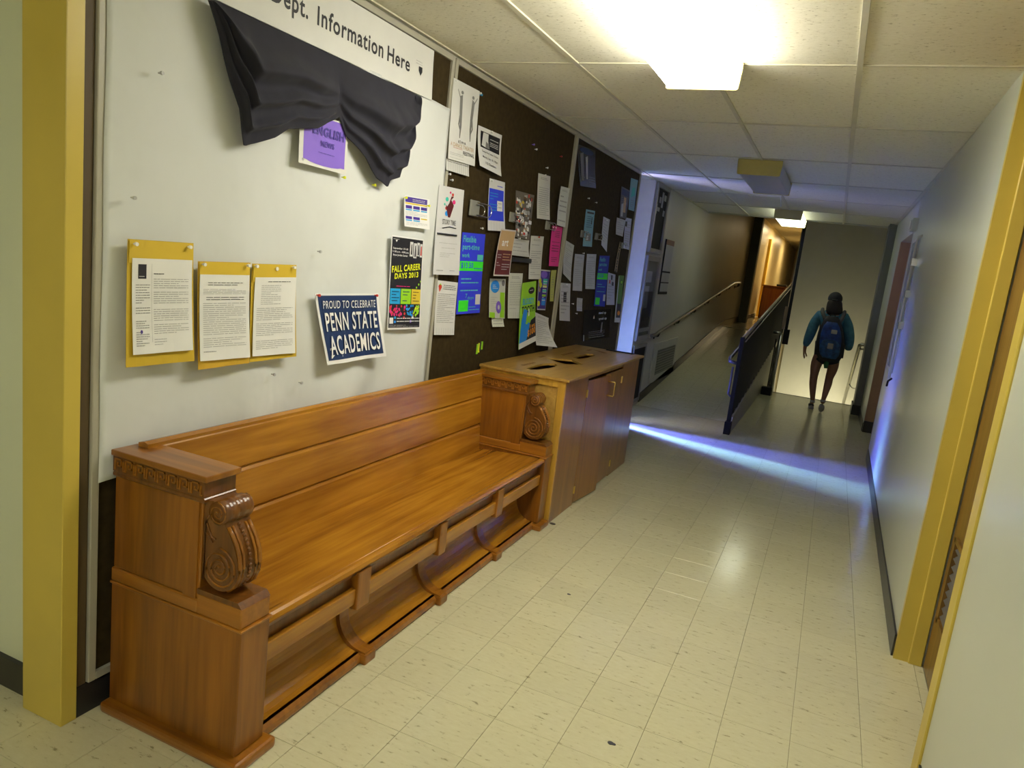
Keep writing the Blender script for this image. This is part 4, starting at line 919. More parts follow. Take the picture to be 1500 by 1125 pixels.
# lower back with cove
bm = NEW()
prof = [(-1.47, .30), (-1.47, .20)]
for k in range(9):
    a = PI+k*(PI/2)/8
    prof.append((-1.365+.10*math.cos(a), .155+.115*math.sin(a)+.0))
prof += [(-1.352, .040), (-1.352, .0), (-1.56, 0), (-1.56, .30)]
prism(bm, prof, ya, yb, 'xz'); obj('cove_board', bm, M_BENCH_Y, B)
bx('lower_back_panel', M_BENCH_Y, (-1.50, -1.462, ya, yb, .19, .33), B, bev=.004)
bm = NEW(); prism(bm, [(-1.40, 0), (-1.40, .040), (-1.352, .040), (-1.340, .030), (-1.338, .012), (-1.344, 0)], ya, yb, 'xz'); obj('base_moulding', bm, M_BENCH_X, B)
for a, b in [(2.085, 2.140), (2.640, 2.692), (3.215, 3.270)]:
    bm = NEW(); pr = [(-1.485, .27), (-1.455, .27), (-1.452, .20)]
    for k in range(9):
        an = PI+k*(PI/2)/8; pr.append((-1.345+.105*math.cos(an), .160+.112*math.sin(an)))
    pr += [(-1.326, .044), (-1.322, .02), (-1.328, 0), (-1.485, 0)]
    prism(bm, pr, a, b, 'xz'); obj('curved_foot', bm, M_BENCH_X, B)
    bx('foot_toe', M_BENCH_X, (-1.38, -1.318, a-.006, b+.006, 0, .040), B, bev=.006, seg=2)

# ------------------------------------------------------------------ RECYCLING CABINET
Cb = thing('oak_cabinet', 'oak veneer recycling cabinet with cut-outs in its top, beside the pew', 'cabinet', (-1.58, 4.74, 0))
CX0, CX1, CY0, CY1, CZ = -1.848, -1.302, 3.892, 5.60, .862
# top with holes: build polygonal plate via boolean-free triangulation
def plate_with_holes(x0, x1, y0, y1, z0, z1, holes):
    bm = NEW(); edges = []
    def loop(pts, z):
        vs = [bm.verts.new((p[0], p[1], z)) for p in pts]
        return vs, [bm.edges.new((vs[i], vs[(i+1) % len(vs)])) for i in range(len(vs))]
    loops = [[(x0, y0), (x1, y0), (x1, y1), (x0, y1)]]+holes
    allv = []
    for z in (z1, z0):
        es = []; lv = []
        for l in loops:
            vs, e = loop(l, z); es += e; lv.append(vs)
        bmesh.ops.triangle_fill(bm, use_beauty=True, use_dissolve=False, edges=es)
        allv.append(lv)
    for a, b in zip(*allv):
        n = len(a)
        for i in range(n): bm.faces.new((a[i], a[(i+1) % n], b[(i+1) % n], b[i]))
    bmesh.ops.recalc_face_normals(bm, faces=bm.faces)
    return bm
h1 = [(-1.606, 4.02), (-1.617, 4.10), (-1.622, 4.20), (-1.620, 4.32), (-1.600, 4.385), (-1.570, 4.415), (-1.540, 4.385), (-1.522, 4.28), (-1.522, 4.17), (-1.545, 4.05), (-1.572, 4.005)]
h2 = [(-1.705, 4.60), (-1.662, 4.665), (-1.561, 4.727), (-1.434, 4.594), (-1.523, 4.466), (-1.60, 4.51)]
h3 = [(-1.597, 4.84), (-1.606, 5.02), (-1.603, 5.17), (-1.565, 5.215), (-1.530, 5.16), (-1.526, 4.96), (-1.548, 4.83)]
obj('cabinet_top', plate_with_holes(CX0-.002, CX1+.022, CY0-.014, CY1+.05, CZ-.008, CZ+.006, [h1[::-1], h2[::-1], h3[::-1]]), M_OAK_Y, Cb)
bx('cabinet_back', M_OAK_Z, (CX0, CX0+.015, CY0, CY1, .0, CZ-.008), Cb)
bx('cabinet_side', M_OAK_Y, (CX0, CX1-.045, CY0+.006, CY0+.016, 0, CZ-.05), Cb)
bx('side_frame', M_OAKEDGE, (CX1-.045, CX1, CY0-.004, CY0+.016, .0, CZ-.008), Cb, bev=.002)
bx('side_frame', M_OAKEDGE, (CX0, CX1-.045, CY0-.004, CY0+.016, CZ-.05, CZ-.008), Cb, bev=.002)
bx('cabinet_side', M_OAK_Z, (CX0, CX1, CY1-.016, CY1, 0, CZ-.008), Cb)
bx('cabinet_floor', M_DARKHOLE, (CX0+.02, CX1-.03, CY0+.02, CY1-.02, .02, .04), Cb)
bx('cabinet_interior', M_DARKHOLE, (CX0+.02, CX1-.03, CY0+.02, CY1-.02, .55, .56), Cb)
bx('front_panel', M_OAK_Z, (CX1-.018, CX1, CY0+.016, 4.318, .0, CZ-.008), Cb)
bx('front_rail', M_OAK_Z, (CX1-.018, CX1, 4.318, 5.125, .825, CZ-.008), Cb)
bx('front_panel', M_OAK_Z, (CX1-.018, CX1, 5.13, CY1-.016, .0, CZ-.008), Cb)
def door(y0, y1, dx0, dx1, name='cabinet_door'):
    bm = NEW(); prism(bm, [(CX1-.016+dx0, y0), (CX1+.001+dx0, y0), (CX1+.001+dx1, y1), (CX1-.016+dx1, y1)], .012, .812, 'xy')
    return obj(name, bm, M_OAK_Z, Cb)
dl = door(4.322, 4.70, 0, .038); dr = door(4.706, 5.125, .0, .0)
for d, y in ((dl, 4.320), (dr, 5.127)):
    for z in (.10, .73):
        bm = NEW(); cyl(bm, (CX1+.004, y, z), .0045, .05, 'z', 8); box(bm, CX1, CX1+.003, y-.014, y+.014, z-.022, z+.022)
        obj('hinge', bm, M_BRASS, d)
hx = CX1+.034
bm = NEW(); tube(bm, [(hx, 4.66, .775), (hx+.042, 4.664, .775), (hx+.046, 4.664, .77), (hx+.046, 4.664, .685), (hx+.042, 4.664, .68), (hx, 4.66, .68)], .0045, 8); obj('handle', bm, M_BRASS, dl, True)
# engraved labels on the top
for lab, (x0, x1, y0, y1) in {'CANS': (-1.68, -1.655, 4.10, 4.31), 'PAPER': (-1.755, -1.73, 4.57, 4.67), 'GLASS': (-1.70, -1.675, 4.87, 5.11), 'TRASH': (-1.675, -1.65, 5.37, 5.47)}.items():
    bm = NEW()
    n = 4
    for k in range(n+1):
        ww = (y1-y0)/(n+1)
        box(bm, x0, x1, y0+ww*k+.004, y0+ww*(k+.75), CZ+.0055, CZ+.0066)
    obj('engraved_label', bm, plain('engraving', (.20, .10, .03), .6), Cb)
bm = NEW(); prism(bm, [(-1.53, 5.38), (-1.515, 5.42), (-1.60, 5.48), (-1.645, 5.47), (-1.60, 5.44)], CZ+.0055, CZ+.0068, 'xy'); obj('engraved_label', bm, plain('engraving', (.2, .1, .03), .6), Cb)
bm = NEW(); prism(bm, [(-1.58, 5.60), (-1.37, 5.60), (-1.36, 5.64), (-1.59, 5.64)], CZ+.0055, CZ+.012, 'xy'); obj('black_slit_edge', bm, M_BLACKMETAL, Cb)  # black strip laid on the top for the fourth slit
o = NEW(); sphere(o, (-1.275, 3.90, .006), .02, 1, .6, .25, 10, 6)
o = obj('dust_clump', o, plain('dust', (.10, .09, .07), 1), None, origin=(-1.275, 3.90, 0)); tag(o, 'small grey dust clump on the floor between pew and cabinet', 'debris')

# floor scraps
def scrap(x, y, r, lab):
    bm = NEW(); pts = [(x+r*1.3*math.cos(a), y+r*.7*math.sin(a)*(1+.3*math.cos(3*a))) for a in [k*PI/5 for k in range(10)]]
    prism(bm, pts, .0, .002, 'xy'); o = obj('floor_scrap', bm, plain('scrap_dark', (.05, .05, .06), .6), None, origin=(x, y, 0)); tag(o, lab, 'debris')
scrap(-.408, 2.165, .011, 'small dark scrap near the bottom centre of the floor')
scrap(-.888, 3.10, .007, 'tiny dark scrap on the floor near the middle of the pew')

# ------------------------------------------------------------------ DISPLAY CASE
D = thing('display_case', 'grey framed glass display case on the left wall before the ramp', 'display case', (XL, 7.93, 0))
M_AL = plain('grey_aluminium', (.26, .26, .25), .4, metal=.3)
gl = glassmat()
def framed(y0, y1, z0, z1, w, depth, name='case_frame'):
    bm = NEW(); x0, x1 = XL-.002, XL+depth
    box(bm, x0, x1, y0, y0+w, z0, z1); box(bm, x0, x1, y1-w, y1, z0, z1); box(bm, x0, x1, y0+w, y1-w, z0, z0+w); box(bm, x0, x1, y0+w, y1-w, z1-w, z1)
    return obj(name, bm, M_AL, D)
framed(7.64, 8.23, 1.715, 2.43, .045, .03); bx('case_back', M_BLACKMETAL, (XL, XL+.008, 7.66, 8.21, 1.73, 2.41), D)
framed(7.64, 8.23, .77, 1.68, .05, .03); bx('case_back', plain('case_cloth', (.20, .21, .20), .8), (XL, XL+.006, 7.66, 8.21, .79, 1.66), D)
bx('case_glass', gl, (XL+.020, XL+.024, 7.68, 8.19, .81, 1.64), D)
bx('case_base', M_BLACKMETAL, (XL, XL+.012, 7.64, 8.23, .06, .70), D); framed(7.64, 8.23, .05, .72, .04, .02)
bx('case_ledge', plain('pale_ledge', (.55, .55, .50), .5), (XL+.006, XL+.018, 7.70, 8.18, .86, .90), D)
for k in range(11):
    bx('display_rod', plain('rod_dark', (.07, .07, .07), .4), (XL+.008, XL+.014, 7.74+k*.04, 7.752+k*.04, .91, 1.30), D)
bx('display_paper', plain('paper_dim', (.55, .56, .6), .6), (XL+.0075, XL+.010, 7.72, 7.95, 1.12, 1.36), D)
bx('display_paper', plain('paper_dim', (.55, .56, .6), .6), (XL+.0075, XL+.010, 7.72, 8.0, 1.40, 1.52), D)
for (a, b, c, d) in ((7.72, 7.78, 2.12, 2.22), (7.80, 7.9, 2.15, 2.19), (7.95, 8.02, 2.2, 2.36), (8.05, 8.15, 2.28, 2.34), (8.08, 8.16, 2.12, 2.18), (7.85, 7.92, 2.24, 2.30)):
    bx('display_card', plain('card_grey', (.35, .35, .34), .6), (XL+.008, XL+.011, a, b, c, d), D)
# notice frame
Nf = thing('wall_notice', 'tall narrow wall notice with brown header beyond the display case', 'notice', (XL, 8.67, 1.3))
bx('notice_board', plain('notice_grey', (.42, .42, .40), .6), (XL, XL+.012, 8.45, 8.89, 1.27, 1.90), Nf)
bx('notice_header', plain('notice_brown', (.20, .08, .04), .6), (XL, XL+.016, 8.45, 8.89, 1.84, 1.90), Nf)
for a in ((8.445, 8.46, 1.27, 1.9), (8.45, 8.89, 1.27, 1.30), (8.46, 8.89, 1.52, 1.54), (8.46, 8.89, 1.40, 1.412)):
    bx('notice_trim', M_BLACKMETAL, (XL+.004, XL+.017, *a), Nf)
# vent
V = thing('wall_vent', 'grey louvred wall vent low on the wall at the foot of the ramp', 'vent', (XL, 9.4, .2))
bx('vent_frame', plain('vent_frame_paint', (.46, .47, .44), .5), (XL, XL+.012, 8.68, 10.1, .18, .68), V, bev=.004)
bx('vent_core', plain('vent_dark', (.14, .15, .14), .6), (XL+.006, XL+.0125, 8.90, 9.98, .27, .58), V)
for k in range(9):
    bx('vent_slat', plain('vent_slat_paint', (.24, .25, .23), .5), (XL+.012, XL+.018, 8.90, 9.98, .28+k*.033, .292+k*.033), V)
# wall handrail on ramp side
Hr = thing('wall_handrail', 'metal handrail climbing the left wall beside the ramp', 'handrail', (XL+.07, 8.36, .8))
def ramp_z(y): return max(0, min(.64, (y-8.15)*.0992))
pts = [(XL+.02, 8.33, .79), (XL+.07, 8.36, .81)]+[(XL+.075, y, .80+ramp_z(y)*1.06) for y in (8.5, 10, 12, 14, 14.6)]+[(XL+.075, 15.5, 1.49), (XL+.05, 15.75, 1.47), (XL+.01, 15.78, 1.42)]
bm = NEW(); tube(bm, pts, .021, 10); obj('rail', bm, plain('rail_steel', (.22, .20, .16), .35, metal=.6), Hr, True)
for k in range(7):
    y = 8.6+k*1.12; z = .80+ramp_z(y)*1.06
    bm = NEW(); tube(bm, [(XL+.004, y, z-.08), (XL+.05, y, z-.07), (XL+.072, y, z-.01)], .009, 6); cyl(bm, (XL+.004, y, z-.08), .03, .008, 'x', 10)
    obj('rail_bracket', bm, M_BLACKMETAL, Hr)

# ------------------------------------------------------------------ RAMP GUARD
G = thing('ramp_guard', 'black corrugated guard panel with pale top rail rising beside the ramp', 'guard panel', (-.745, 7.6, 0))
def gx(y): return -.757+(y-7.5)*.006
def topz(y): return .985+(y-7.6)*.1015
def botz(y): return .19+(y-7.6)*.098
n = 56; ys = [7.58+(14.35-7.58)*k/n for k in range(n+1)]
bm = NEW(); A = []
for k, y in enumerate(ys):
    off = .006 if k % 2 else -.006
    A.append([bm.verts.new((gx(y)+off+.014, y, botz(y))), bm.verts.new((gx(y)+off+.014, y, topz(y)-.03)), bm.verts.new((gx(y)+off-.014, y, topz(y)-.03)), bm.verts.new((gx(y)+off-.014, y, botz(y)))])
for a, b in zip(A, A[1:]):
    for i in range(4): bm.faces.new((a[i], b[i], b[(i+1) % 4], a[(i+1) % 4]))
bm.faces.new(A[0]); bm.faces.new(A[-1][::-1]); bmesh.ops.recalc_face_normals(bm, faces=bm.faces)
obj('corrugated_panel', bm, M_BLACKMETAL, G)
bm = NEW(); tube(bm, [(gx(y), y, topz(y)-.01) for y in (7.56, 11, 14.4)], .018, 8); obj('top_rail', bm, plain('top_rail_paint', (.34, .31, .24), .3, metal=.3), G, True)
bm = NEW(); tube(bm, [(gx(y)+.022, y, topz(y)-.045) for y in (7.62, 11, 14.4)], .008, 6); obj('rail_lip', bm, plain('top_rail_paint', (.34, .31, .24), .3), G, True)
bm = NEW(); tube(bm, [(gx(y), y, botz(y)) for y in (7.6, 11, 14.4)], .015, 6); obj('bottom_rail', bm, plain('bottom_rail_paint', (.10, .10, .10), .4), G, True)
bx('post', M_BLACKMETAL, (gx(7.5)-.02, gx(7.5)+.02, 7.50, 7.545, 0, .99), G, bev=.003)
bx('post_shoe', M_BLACKMETAL, (gx(7.5)-.032, gx(7.5)+.032, 7.48, 7.565, 0, .13), G, bev=.004)
for y in (9.2, 10.9, 12.6):
    bx('post', M_BLACKMETAL, (gx(y)-.03, gx(y)-.006, y, y+.04, ramp_z(y)-.01, topz(y)-.02), G)
# ramp side handrail
bm = NEW(); tube(bm, [(gx(7.5)-.02, 7.55, .72), (gx(7.5)-.09, 7.56, .73), (gx(7.5)-.10, 7.65, .76), (gx(11)-.10, 11, 1.10), (gx(14)-.10, 14, 1.40)], .018, 8); obj('inner_handrail', bm, plain('rail_bluish', (.10, .10, .22), .3, metal=.5), G, True)
bm = NEW(); tube(bm, [(gx(7.5)-.02, 7.54, .38), (gx(7.5)-.05, 7.55, .40), (gx(7.5)-.05, 7.56, .68)], .012, 6); obj('handrail_return', bm, plain('rail_bluish', (.1, .1, .22), .3), G, True)

# stair handrails
L1 = thing('stair_handrail', 'steel handrail at the left of the stairs beside the guard panel', 'handrail', (-.62, 11.0, 0))
bm = NEW(); tube(bm, [(-.70, 10.85, .885), (-.60, 10.85, .885), (-.595, 10.87, .86), (-.635, 11.3, .62), (-.66, 13.0, -.45)], .021, 8); obj('rail', bm, M_STEEL, L1, True)
bm = NEW(); tube(bm, [(-.592, 10.87, .0), (-.592, 10.87, .88)], .022, 10); obj('post', bm, M_STEEL, L1, True)
for k in range(5):
    y = 11.05+k*.32; bm = NEW(); tube(bm, [(-.66, y, -.5), (-.66, y, .78-k*.14)], .010, 6); obj('baluster', bm, M_BLACKMETAL, L1)
bx('base_block', M_BLACKMETAL, (-.72, -.585, 10.75, 10.9, 0, .11), L1, bev=.004)
L2 = thing('stair_handrail', 'steel handrail descending on the right of the stairs past the dark pier', 'handrail', (.5, 10.9, 0))
bm = NEW(); tube(bm, [(.60, 11.15, .865), (.44, 11.15, .865), (.425, 11.17, .85), (.42, 12.45, .05), (.42, 12.9, -.25)], .024, 8); obj('rail', bm, M_STEEL, L2, True)
bm = NEW(); tube(bm, [(.62, 12.2, .12), (.47, 12.2, .13), (.43, 12.2, .18)], .01, 6); obj('rail_bracket', bm, M_STEEL, L2, True)
bm = NEW(); tube(bm, [(.62, 11.2, .80), (.43, 11.2, .80)], .012, 6); obj('rail_bracket', bm, M_STEEL, L2, True)
P = thing('hanging_post', 'slim black post hanging from the ceiling edge at the head of the stairs', 'post', (-.55, 11.02, .75))
bx('post_shaft', M_BLACKMETAL, (-.575, -.535, 11.10, 11.14, .78, H), P)
bx('post_foot', M_BLACKMETAL, (-.58, -.50, 11.09, 11.15, .72, .93), P)
bx('post_sleeve', plain('pale_sleeve', (.22, .16, .11), .5), (-.62, -.578, 11.10, 11.14, .93, 1.25), P)

# upper hall cabinet
U = thing('wood_cabinet', 'red brown wooden cabinet standing in the upper hallway', 'cabinet', (-1.47, 20.25, .64))
bx('cabinet_body', M_FARWOOD, (-1.74, -1.18, 20.0, 20.5, .64, 1.48), U, bev=.02)
bx('cabinet_face', wood('orange_wood', (.35, .09, .01), (.62, .20, .02), 'z'), (-1.71, -1.21, 19.985, 20.0, .72, 1.43), U)
bx('cabinet_top', M_FARWOOD, (-1.76, -1.16, 19.98, 20.52, 1.48, 1.51), U, bev=.005)
o = bx('folded_item', plain('dark_item', (.05, .06, .05), .6), (-1.42, -1.18, 20.05, 20.3, 1.51, 1.56), bev=.01, origin=(-1.3, 20.2, 1.51)); tag(o, 'dark flat bundle lying on the wooden cabinet in the upper hallway', 'bundle')

# right wall fittings
A = thing('alarm_box', 'small white alarm box high on the right wall near the tan door', 'alarm', (.55, 7.3, 2.2))
bx('alarm_body', plain('alarm_white', (.72, .72, .62), .4), (.495, .545, 7.32, 7.50, 2.13, 2.24), A, bev=.006)
bx('alarm_cover', plain('alarm_lens', (.78, .78, .70), .3), (.485, .497, 7.36, 7.46, 2.145, 2.225), A, bev=.004)
Cn = thing('wall_conduit', 'thin pale vertical conduit with small clamps on the right wall', 'conduit', (.53, 6.6, .86))
bm = NEW(); tube(bm, [(.545, 6.58, 2.04), (.512, 6.62, 2.03), (.508, 6.62, 1.98), (.506, 6.58, .90)], .011, 8); obj('conduit_pipe', bm, plain('conduit_paint', (.62, .62, .52), .35), Cn, True)
for z in (1.30, 1.55, 1.8):
    bx('clamp', M_CHROME, (.492, .536, 6.565, 6.60, z, z+.06), Cn, bev=.003)
bm = NEW(); tube(bm, [(.530, 6.60, .90), (.505, 6.58, .875), (.500, 6.54, .84)], .008, 6); obj('conduit_hook', bm, M_BLACKMETAL, Cn, True)
Wb = thing('wall_panel', 'pale blue grey framed panel on the right wall beside the conduit', 'panel', (.53, 7.0, 1.1))
bx('panel_face', plain('panel_bluegrey', (.50, .53, .58), .25), (.531, .5385, 6.72, 7.28, .95, 2.02), Wb)
for a in ((6.70, 6.72, .93, 2.04), (7.28, 7.30, .93, 2.04), (6.72, 7.28, .93, .95), (6.72, 7.28, 2.02, 2.04)):
    bx('panel_trim', plain('panel_trim_white', (.68, .68, .64), .3), (.527, .5385, *a), Wb)

# ------------------------------------------------------------------ PERSON
def skin_mesh(verts, edges, radii, mat_name, levels=2, root=0):
    me = bpy.data.meshes.new(mat_name); me.from_pydata(verts, edges, [])
    o = bpy.data.objects.new('tmp', me); COL.objects.link(o)
    md = o.modifiers.new('s', 'SKIN'); md.use_smooth_shade = True
    for i, r in enumerate(radii):
        sv = me.skin_vertices[0].data[i]; sv.radius = r if isinstance(r, tuple) else (r, r); sv.use_root = (i == root)
    sb = o.modifiers.new('u', 'SUBSURF'); sb.levels = levels; sb.render_levels = levels
    bpy.context.view_layer.update()
    res = bpy.data.meshes.new_from_object(o.evaluated_get(bpy.context.evaluated_depsgraph_get()))
    bpy.data.objects.remove(o)
    for p in res.polygons: p.use_smooth = True
    res.materials.clear()
    return res
def chain(V, E, R, start, pts):
    prev = start
    for p, r in pts:
        V.append(p); R.append(r)
        if prev is not None: E.append((prev, len(V)-1))
        prev = len(V)-1
    return prev
PY = 10.2
M_SKIN = plain('skin', (.30, .15, .09), .5, var=.05)
ps = thing('person', 'person walking away in dark cap, blue jacket, dark shorts and trainers', 'person', (.03, PY, 0))
V, E, R = [], [], []
V.append((.035, PY, .78)); R.append((.10, .075))
c = chain(V, E, R, 0, [((.03, PY, .95), (.10, .075)), ((.02, PY, 1.12), (.115, .08)), ((.01, PY+.005, 1.23), (.10, .065)), ((.008, PY+.01, 1.29), (.045, .045)), ((.006, PY+.02, 1.34), (.045, .05)), ((.005, PY+.02, 1.43), (.070, .085)), ((.004, PY+.02, 1.49), (.05, .06))])
sh_i = 3
# left arm with hand
w = chain(V, E, R, sh_i, [((-.14, PY, 1.235), .048), ((-.195, PY-.01, 1.10), .042), ((-.222, PY-.02, .965), .036), ((-.238, PY-.005, .85), .030), ((-.243, PY+.01, .765), .023), ((-.244, PY+.015, .725), (.018, .032))])
for k, (dy, ln) in enumerate(((-.030, .058), (-.011, .066), (.009, .062), (.027, .050))):
    b = (-.243, PY+.015+dy*.7, .705)
    chain(V, E, R, w, [(b, .010), ((-.238, PY+.018+dy, .705-ln*.55), .008), ((-.222, PY+.022+dy, .705-ln), .007)])
chain(V, E, R, w, [((-.225, PY-.012, .718), .010), ((-.208, PY-.022, .690), .009), ((-.202, PY-.020, .668), .008)])
# right arm, forearm bent forward
w = chain(V, E, R, sh_i, [((.155, PY, 1.24), .048), ((.225, PY-.01, 1.11), .042), ((.265, PY-.015, .98), .037), ((.262, PY+.08, .90), .031), ((.245, PY+.17, .86), .023), ((.236, PY+.205, .855), (.030, .018))])
for dz, ln in ((.026, .055), (.009, .062), (-.009, .058), (-.026, .046)):
    chain(V, E, R, w, [((.232, PY+.222, .855+dz*.8), .010), ((.222, PY+.225+ln*.5, .853+dz), .008), ((.205, PY+.222+ln*.7, .850+dz), .007)])
chain(V, E, R, w, [((.222, PY+.205, .885), .010), ((.210, PY+.225, .895), .009), ((.20, PY+.24, .893), .008)])
# legs
chain(V, E, R, 0, [((-.055, PY, .70), .085), ((-.075, PY-.005, .58), .072), ((-.072, PY-.01, .44), .052), ((-.068, PY+.01, .35), .052), ((-.05, PY+.02, .22), .040), ((-.032, PY+.03, .11), .028), ((-.032, PY+.02, .06), .030)])
chain(V, E, R, 0, [((.125, PY, .70), .085), ((.135, PY, .58), .072), ((.112, PY+.0, .44), .052), ((.112, PY-.07, .36), .052), ((.100, PY-.15, .26), .040), ((.090, PY-.21, .165), .028), ((.088, PY-.225, .12), .030)])
body = finish('body', skin_mesh(V, E, R, 'body'), M_SKIN, ps)
bm = NEW()
for s in (-1, 1): sphere(bm, (.005+s*.072, PY+.02, 1.40), .018, .5, .8, 1.3, 8, 6)
sphere(bm, (.005, PY+.108, 1.40), .013, .8, 1, 1.2, 8, 6); obj('ears_and_nose', bm, M_SKIN, ps, True)
bm = NEW()
for s in (-1, 1): sphere(bm, (.005+s*.03, PY+.098, 1.425), .009, 1, .5, .7, 8, 6)
obj('eyes', bm, plain('eye', (.05, .03, .02), .3), ps, True)
bx('mouth', plain('lips', (.3, .08, .06), .5), (-.018, .028, PY+.098, PY+.106, 1.362, 1.370), ps, bev=.002)
# jacket
V, E, R = [], [], []
V.append((.02, PY, 1.10)); R.append((.158, .11))
chain(V, E, R, 0, [((.028, PY, .96), (.145, .11)), ((.035, PY, .84), (.150, .115)), ((.035, PY, .775), (.145, .11))])
t = chain(V, E, R, 0, [((.01, PY+.003, 1.215), (.135, .09))]); 
chain(V, E, R, t, [((.008, PY+.008, 1.280), (.09, .06)), ((.006, PY+.012, 1.315), (.062, .055))])
chain(V, E, R, t, [((-.140, PY, 1.225), .064), ((-.188, PY-.01, 1.10), .070), ((-.208, PY-.02, .965), .070), ((-.230, PY-.01, .86), .056), ((-.242, PY+.005, .79), .036)])
chain(V, E, R, t, [((.155, PY, 1.235), .064), ((.218, PY-.01, 1.11), .070), ((.255, PY-.015, .98), .070), ((.268, PY+.02, .88), .056), ((.262, PY+.05, .82), .050)])
finish('jacket', skin_mesh(V, E, R, 'jacket'), plain('blue_jacket', (.055, .19, .27), .8, var=.2, scale=25, bump=.3), ps)
# shorts
V, E, R = [], [], []
V.append((.035, PY, .80)); R.append((.135, .10))
chain(V, E, R, 0, [((.035, PY, .73), (.15, .11))]); 
chain(V, E, R, 1, [((-.058, PY, .67), (.088, .095)), ((-.070, PY, .60), (.088, .09))]); chain(V, E, R, 1, [((.130, PY, .67), (.088, .095)), ((.138, PY, .595), (.09, .09))])
finish('shorts', skin_mesh(V, E, R, 'shorts'), plain('dark_shorts', (.010, .012, .022), .8), ps)
# shoes
def shoe(heel, toe, name='shoe'):
    V, E, R = [], [], []
    h, t_ = Vector(heel), Vector(toe)
    V.append(tuple(h)); R.append((.034, .036))
    chain(V, E, R, 0, [(tuple(h.lerp(t_, .35)), (.036, .034)), (tuple(h.lerp(t_, .75)), (.040, .026)), (tuple(t_), (.030, .018))])
    s = finish(name, skin_mesh(V, E, R, 'shoe'), plain('dark_trainer', (.035, .035, .045), .6), ps)
    bm = NEW(); up = Vector((0, 0, -.026)) if abs(h.z-t_.z) < .03 else Vector((0, -.026, -.012))
    tube(bm, [tuple(h+up), tuple(h.lerp(t_, .5)+up), tuple(t_+up*.5)], [.032, .036, .024], 8); obj('sole', bm, plain('shoe_sole', (.30, .30, .32), .6), s, True)
    bm = NEW(); tube(bm, [tuple(h+Vector((0, -.012, .045))), tuple(h+Vector((0, -.008, .075)))], [.031, .029], 10); obj('sock', bm, plain('grey_sock', (.32, .33, .36), .8), s, True)
shoe((-.032, PY-.005, .045), (-.045, PY+.19, .035))
shoe((.088, PY-.235, .105), (.085, PY-.115, .030))
# hair and cap
V, E, R = [], [], []
V.append((.005, PY+.0, 1.435)); R.append((.095, .090))
chain(V, E, R, 0, [((.010, PY-.03, 1.37), (.100, .075)), ((.020, PY-.055, 1.30), (.115, .06)), ((.035, PY-.07, 1.235), (.09, .035))])
finish('hair', skin_mesh(V, E, R, 'hair'), plain('dark_hair', (.018, .011, .008), .7), ps)
bm = NEW(); sphere(bm, (.004, PY+.015, 1.445), .092, .95, 1.12, .98, 18, 12)
bmesh.ops.delete(bm, geom=[v for v in bm.verts if v.co.z < 1.415], context='VERTS')
cap = obj('cap', bm, plain('black_cap', (.014, .014, .018), .8), ps, True)
bm = NEW(); prism(bm, [(-.055, PY+.08), (.062, PY+.08), (.055, PY+.17), (.004, PY+.19), (-.045, PY+.17)], 1.425, 1.433, 'xy'); obj('cap_brim', bm, MATS['black_cap'], cap)
bm = NEW(); tube(bm, [(-.03, PY-.082, 1.437), (.004, PY-.089, 1.435), (.038, PY-.082, 1.437)], .005, 6); obj('cap_strap', bm, plain('cap_grey', (.06, .06, .06), .6), cap, True)
# backpack
Bp = thing('backpack', 'blue and black backpack carried by the walking person', 'backpack', (.04, PY-.17, .70))
def pad(name, cx, cy, z0, z1, w0, w1, d, mat, parent=Bp):
    bm = NEW(); n = 8; rings = []
    for k in range(n+1):
        t = k/n; z = lerp(z0, z1, t); e = math.sin(PI*min(1, max(.0, t*.88+.08)))**.35; w = lerp(w0, w1, t)*e; dd = d*(.75+.25*math.sin(PI*t))*e
        rings.append([bm.verts.new((cx(z)+w*math.copysign(abs(math.cos(a))**.6, math.cos(a)), cy+dd*math.copysign(abs(math.sin(a))**.6, math.sin(a)), z)) for a in [i*2*PI/16 for i in range(16)]])
    for a, b in zip(rings, rings[1:]):
        for i in range(16): bm.faces.new((a[i], a[(i+1) % 16], b[(i+1) % 16], b[i]))
    bm.faces.new(rings[0][::-1]); bm.faces.new(rings[-1])
    return obj(name, bm, mat, parent, True)
ax = lambda z: .062-(z-.7)*.09
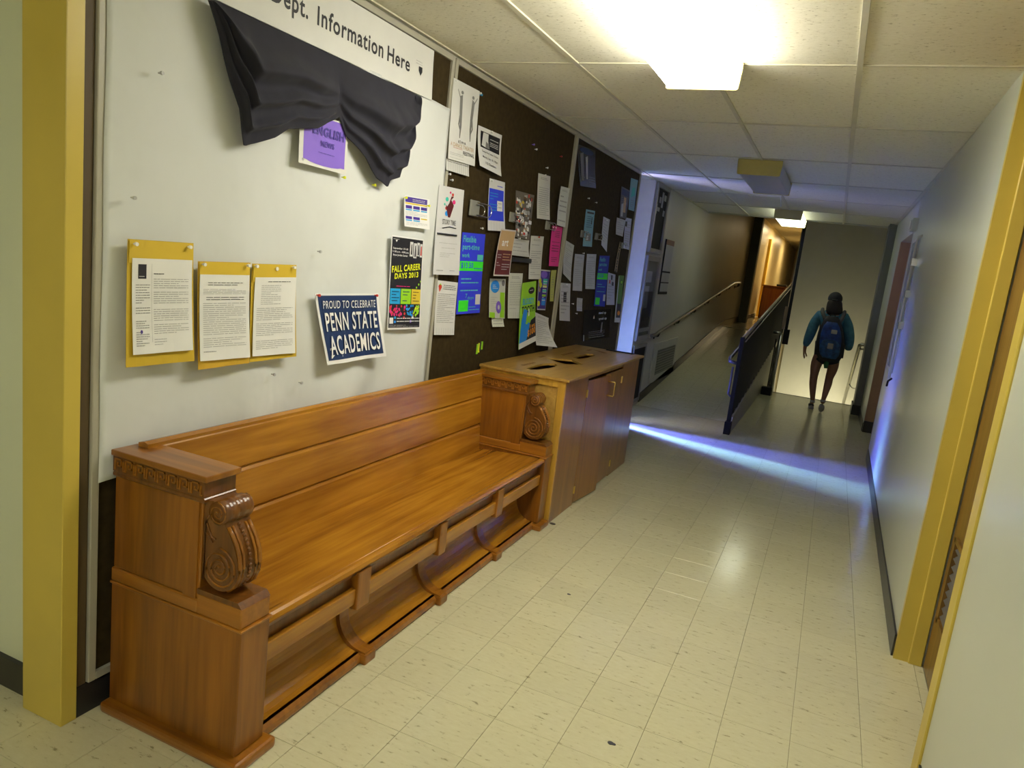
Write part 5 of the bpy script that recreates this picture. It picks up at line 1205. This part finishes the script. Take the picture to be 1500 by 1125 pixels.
pad('main_compartment', ax, PY-.185, .66, 1.23, .185, .135, .085, plain('pack_black', (.012, .013, .018), .7))
pad('blue_panel', ax, PY-.235, .72, 1.16, .135, .125, .05, plain('pack_blue', (.010, .045, .20), .6, var=.5, scale=18))
pad('front_pocket', ax, PY-.262, .71, .96, .125, .115, .045, plain('pack_teal', (.02, .08, .20), .6, var=.5, scale=22))
bm = NEW(); box(bm, .018, .085, PY-.318, PY-.300, .83, .90, bev=.006); obj('grey_patch', bm, plain('pack_grey', (.30, .29, .24), .7), Bp)
bm = NEW(); box(bm, .03, .10, PY-.292, PY-.28, 1.02, 1.07, bev=.006); obj('silver_patch', bm, plain('pack_silver', (.38, .38, .30), .5), Bp)
bm = NEW(); tube(bm, [(ax(1.2)-.035, PY-.16, 1.20), (ax(1.2)-.028, PY-.165, 1.245), (ax(1.2)+.022, PY-.165, 1.248), (ax(1.2)+.03, PY-.16, 1.20)], .008, 6); obj('grab_handle', bm, MATS['pack_black'], Bp, True)
for s in (-1, 1):
    x0 = ax(1.15)
    bm = NEW(); tube(bm, [(x0+s*.07, PY-.14, 1.12), (x0+s*.10, PY-.125, 1.20), (x0-.01+s*.125, PY-.08, 1.265), (x0-.01+s*.13, PY-.01, 1.300), (x0-.01+s*.13, PY+.07, 1.26), (x0+s*.135, PY+.12, 1.15), (x0+s*.13, PY+.115, 1.0), (x0+.01+s*.15, PY+.02, .88), (x0+.01+s*.14, PY-.12, .80)], [.018, .022, .024, .022, .022, .02, .014, .010, .010], 8)
    obj('shoulder_strap', bm, plain('strap_grey', (.10, .10, .09), .8), Bp, True)
    bm = NEW(); tube(bm, [(ax(.8)+s*.145, PY-.19, .73), (ax(.9)+s*.150, PY-.19, .90)], .026, 8); obj('side_pocket', bm, MATS['pack_black'], Bp, True)
bm = NEW(); tube(bm, [(.045, PY-.2, .70), (.045, PY-.2, .62), (.05, PY-.2, .575)], [.025, .03, .02], 8); obj('green_tag', bm, plain('green_cloth', (.03, .16, .07), .8), Bp, True)

for o in bpy.data.objects:
    if '_loc' in o: del o['_loc']
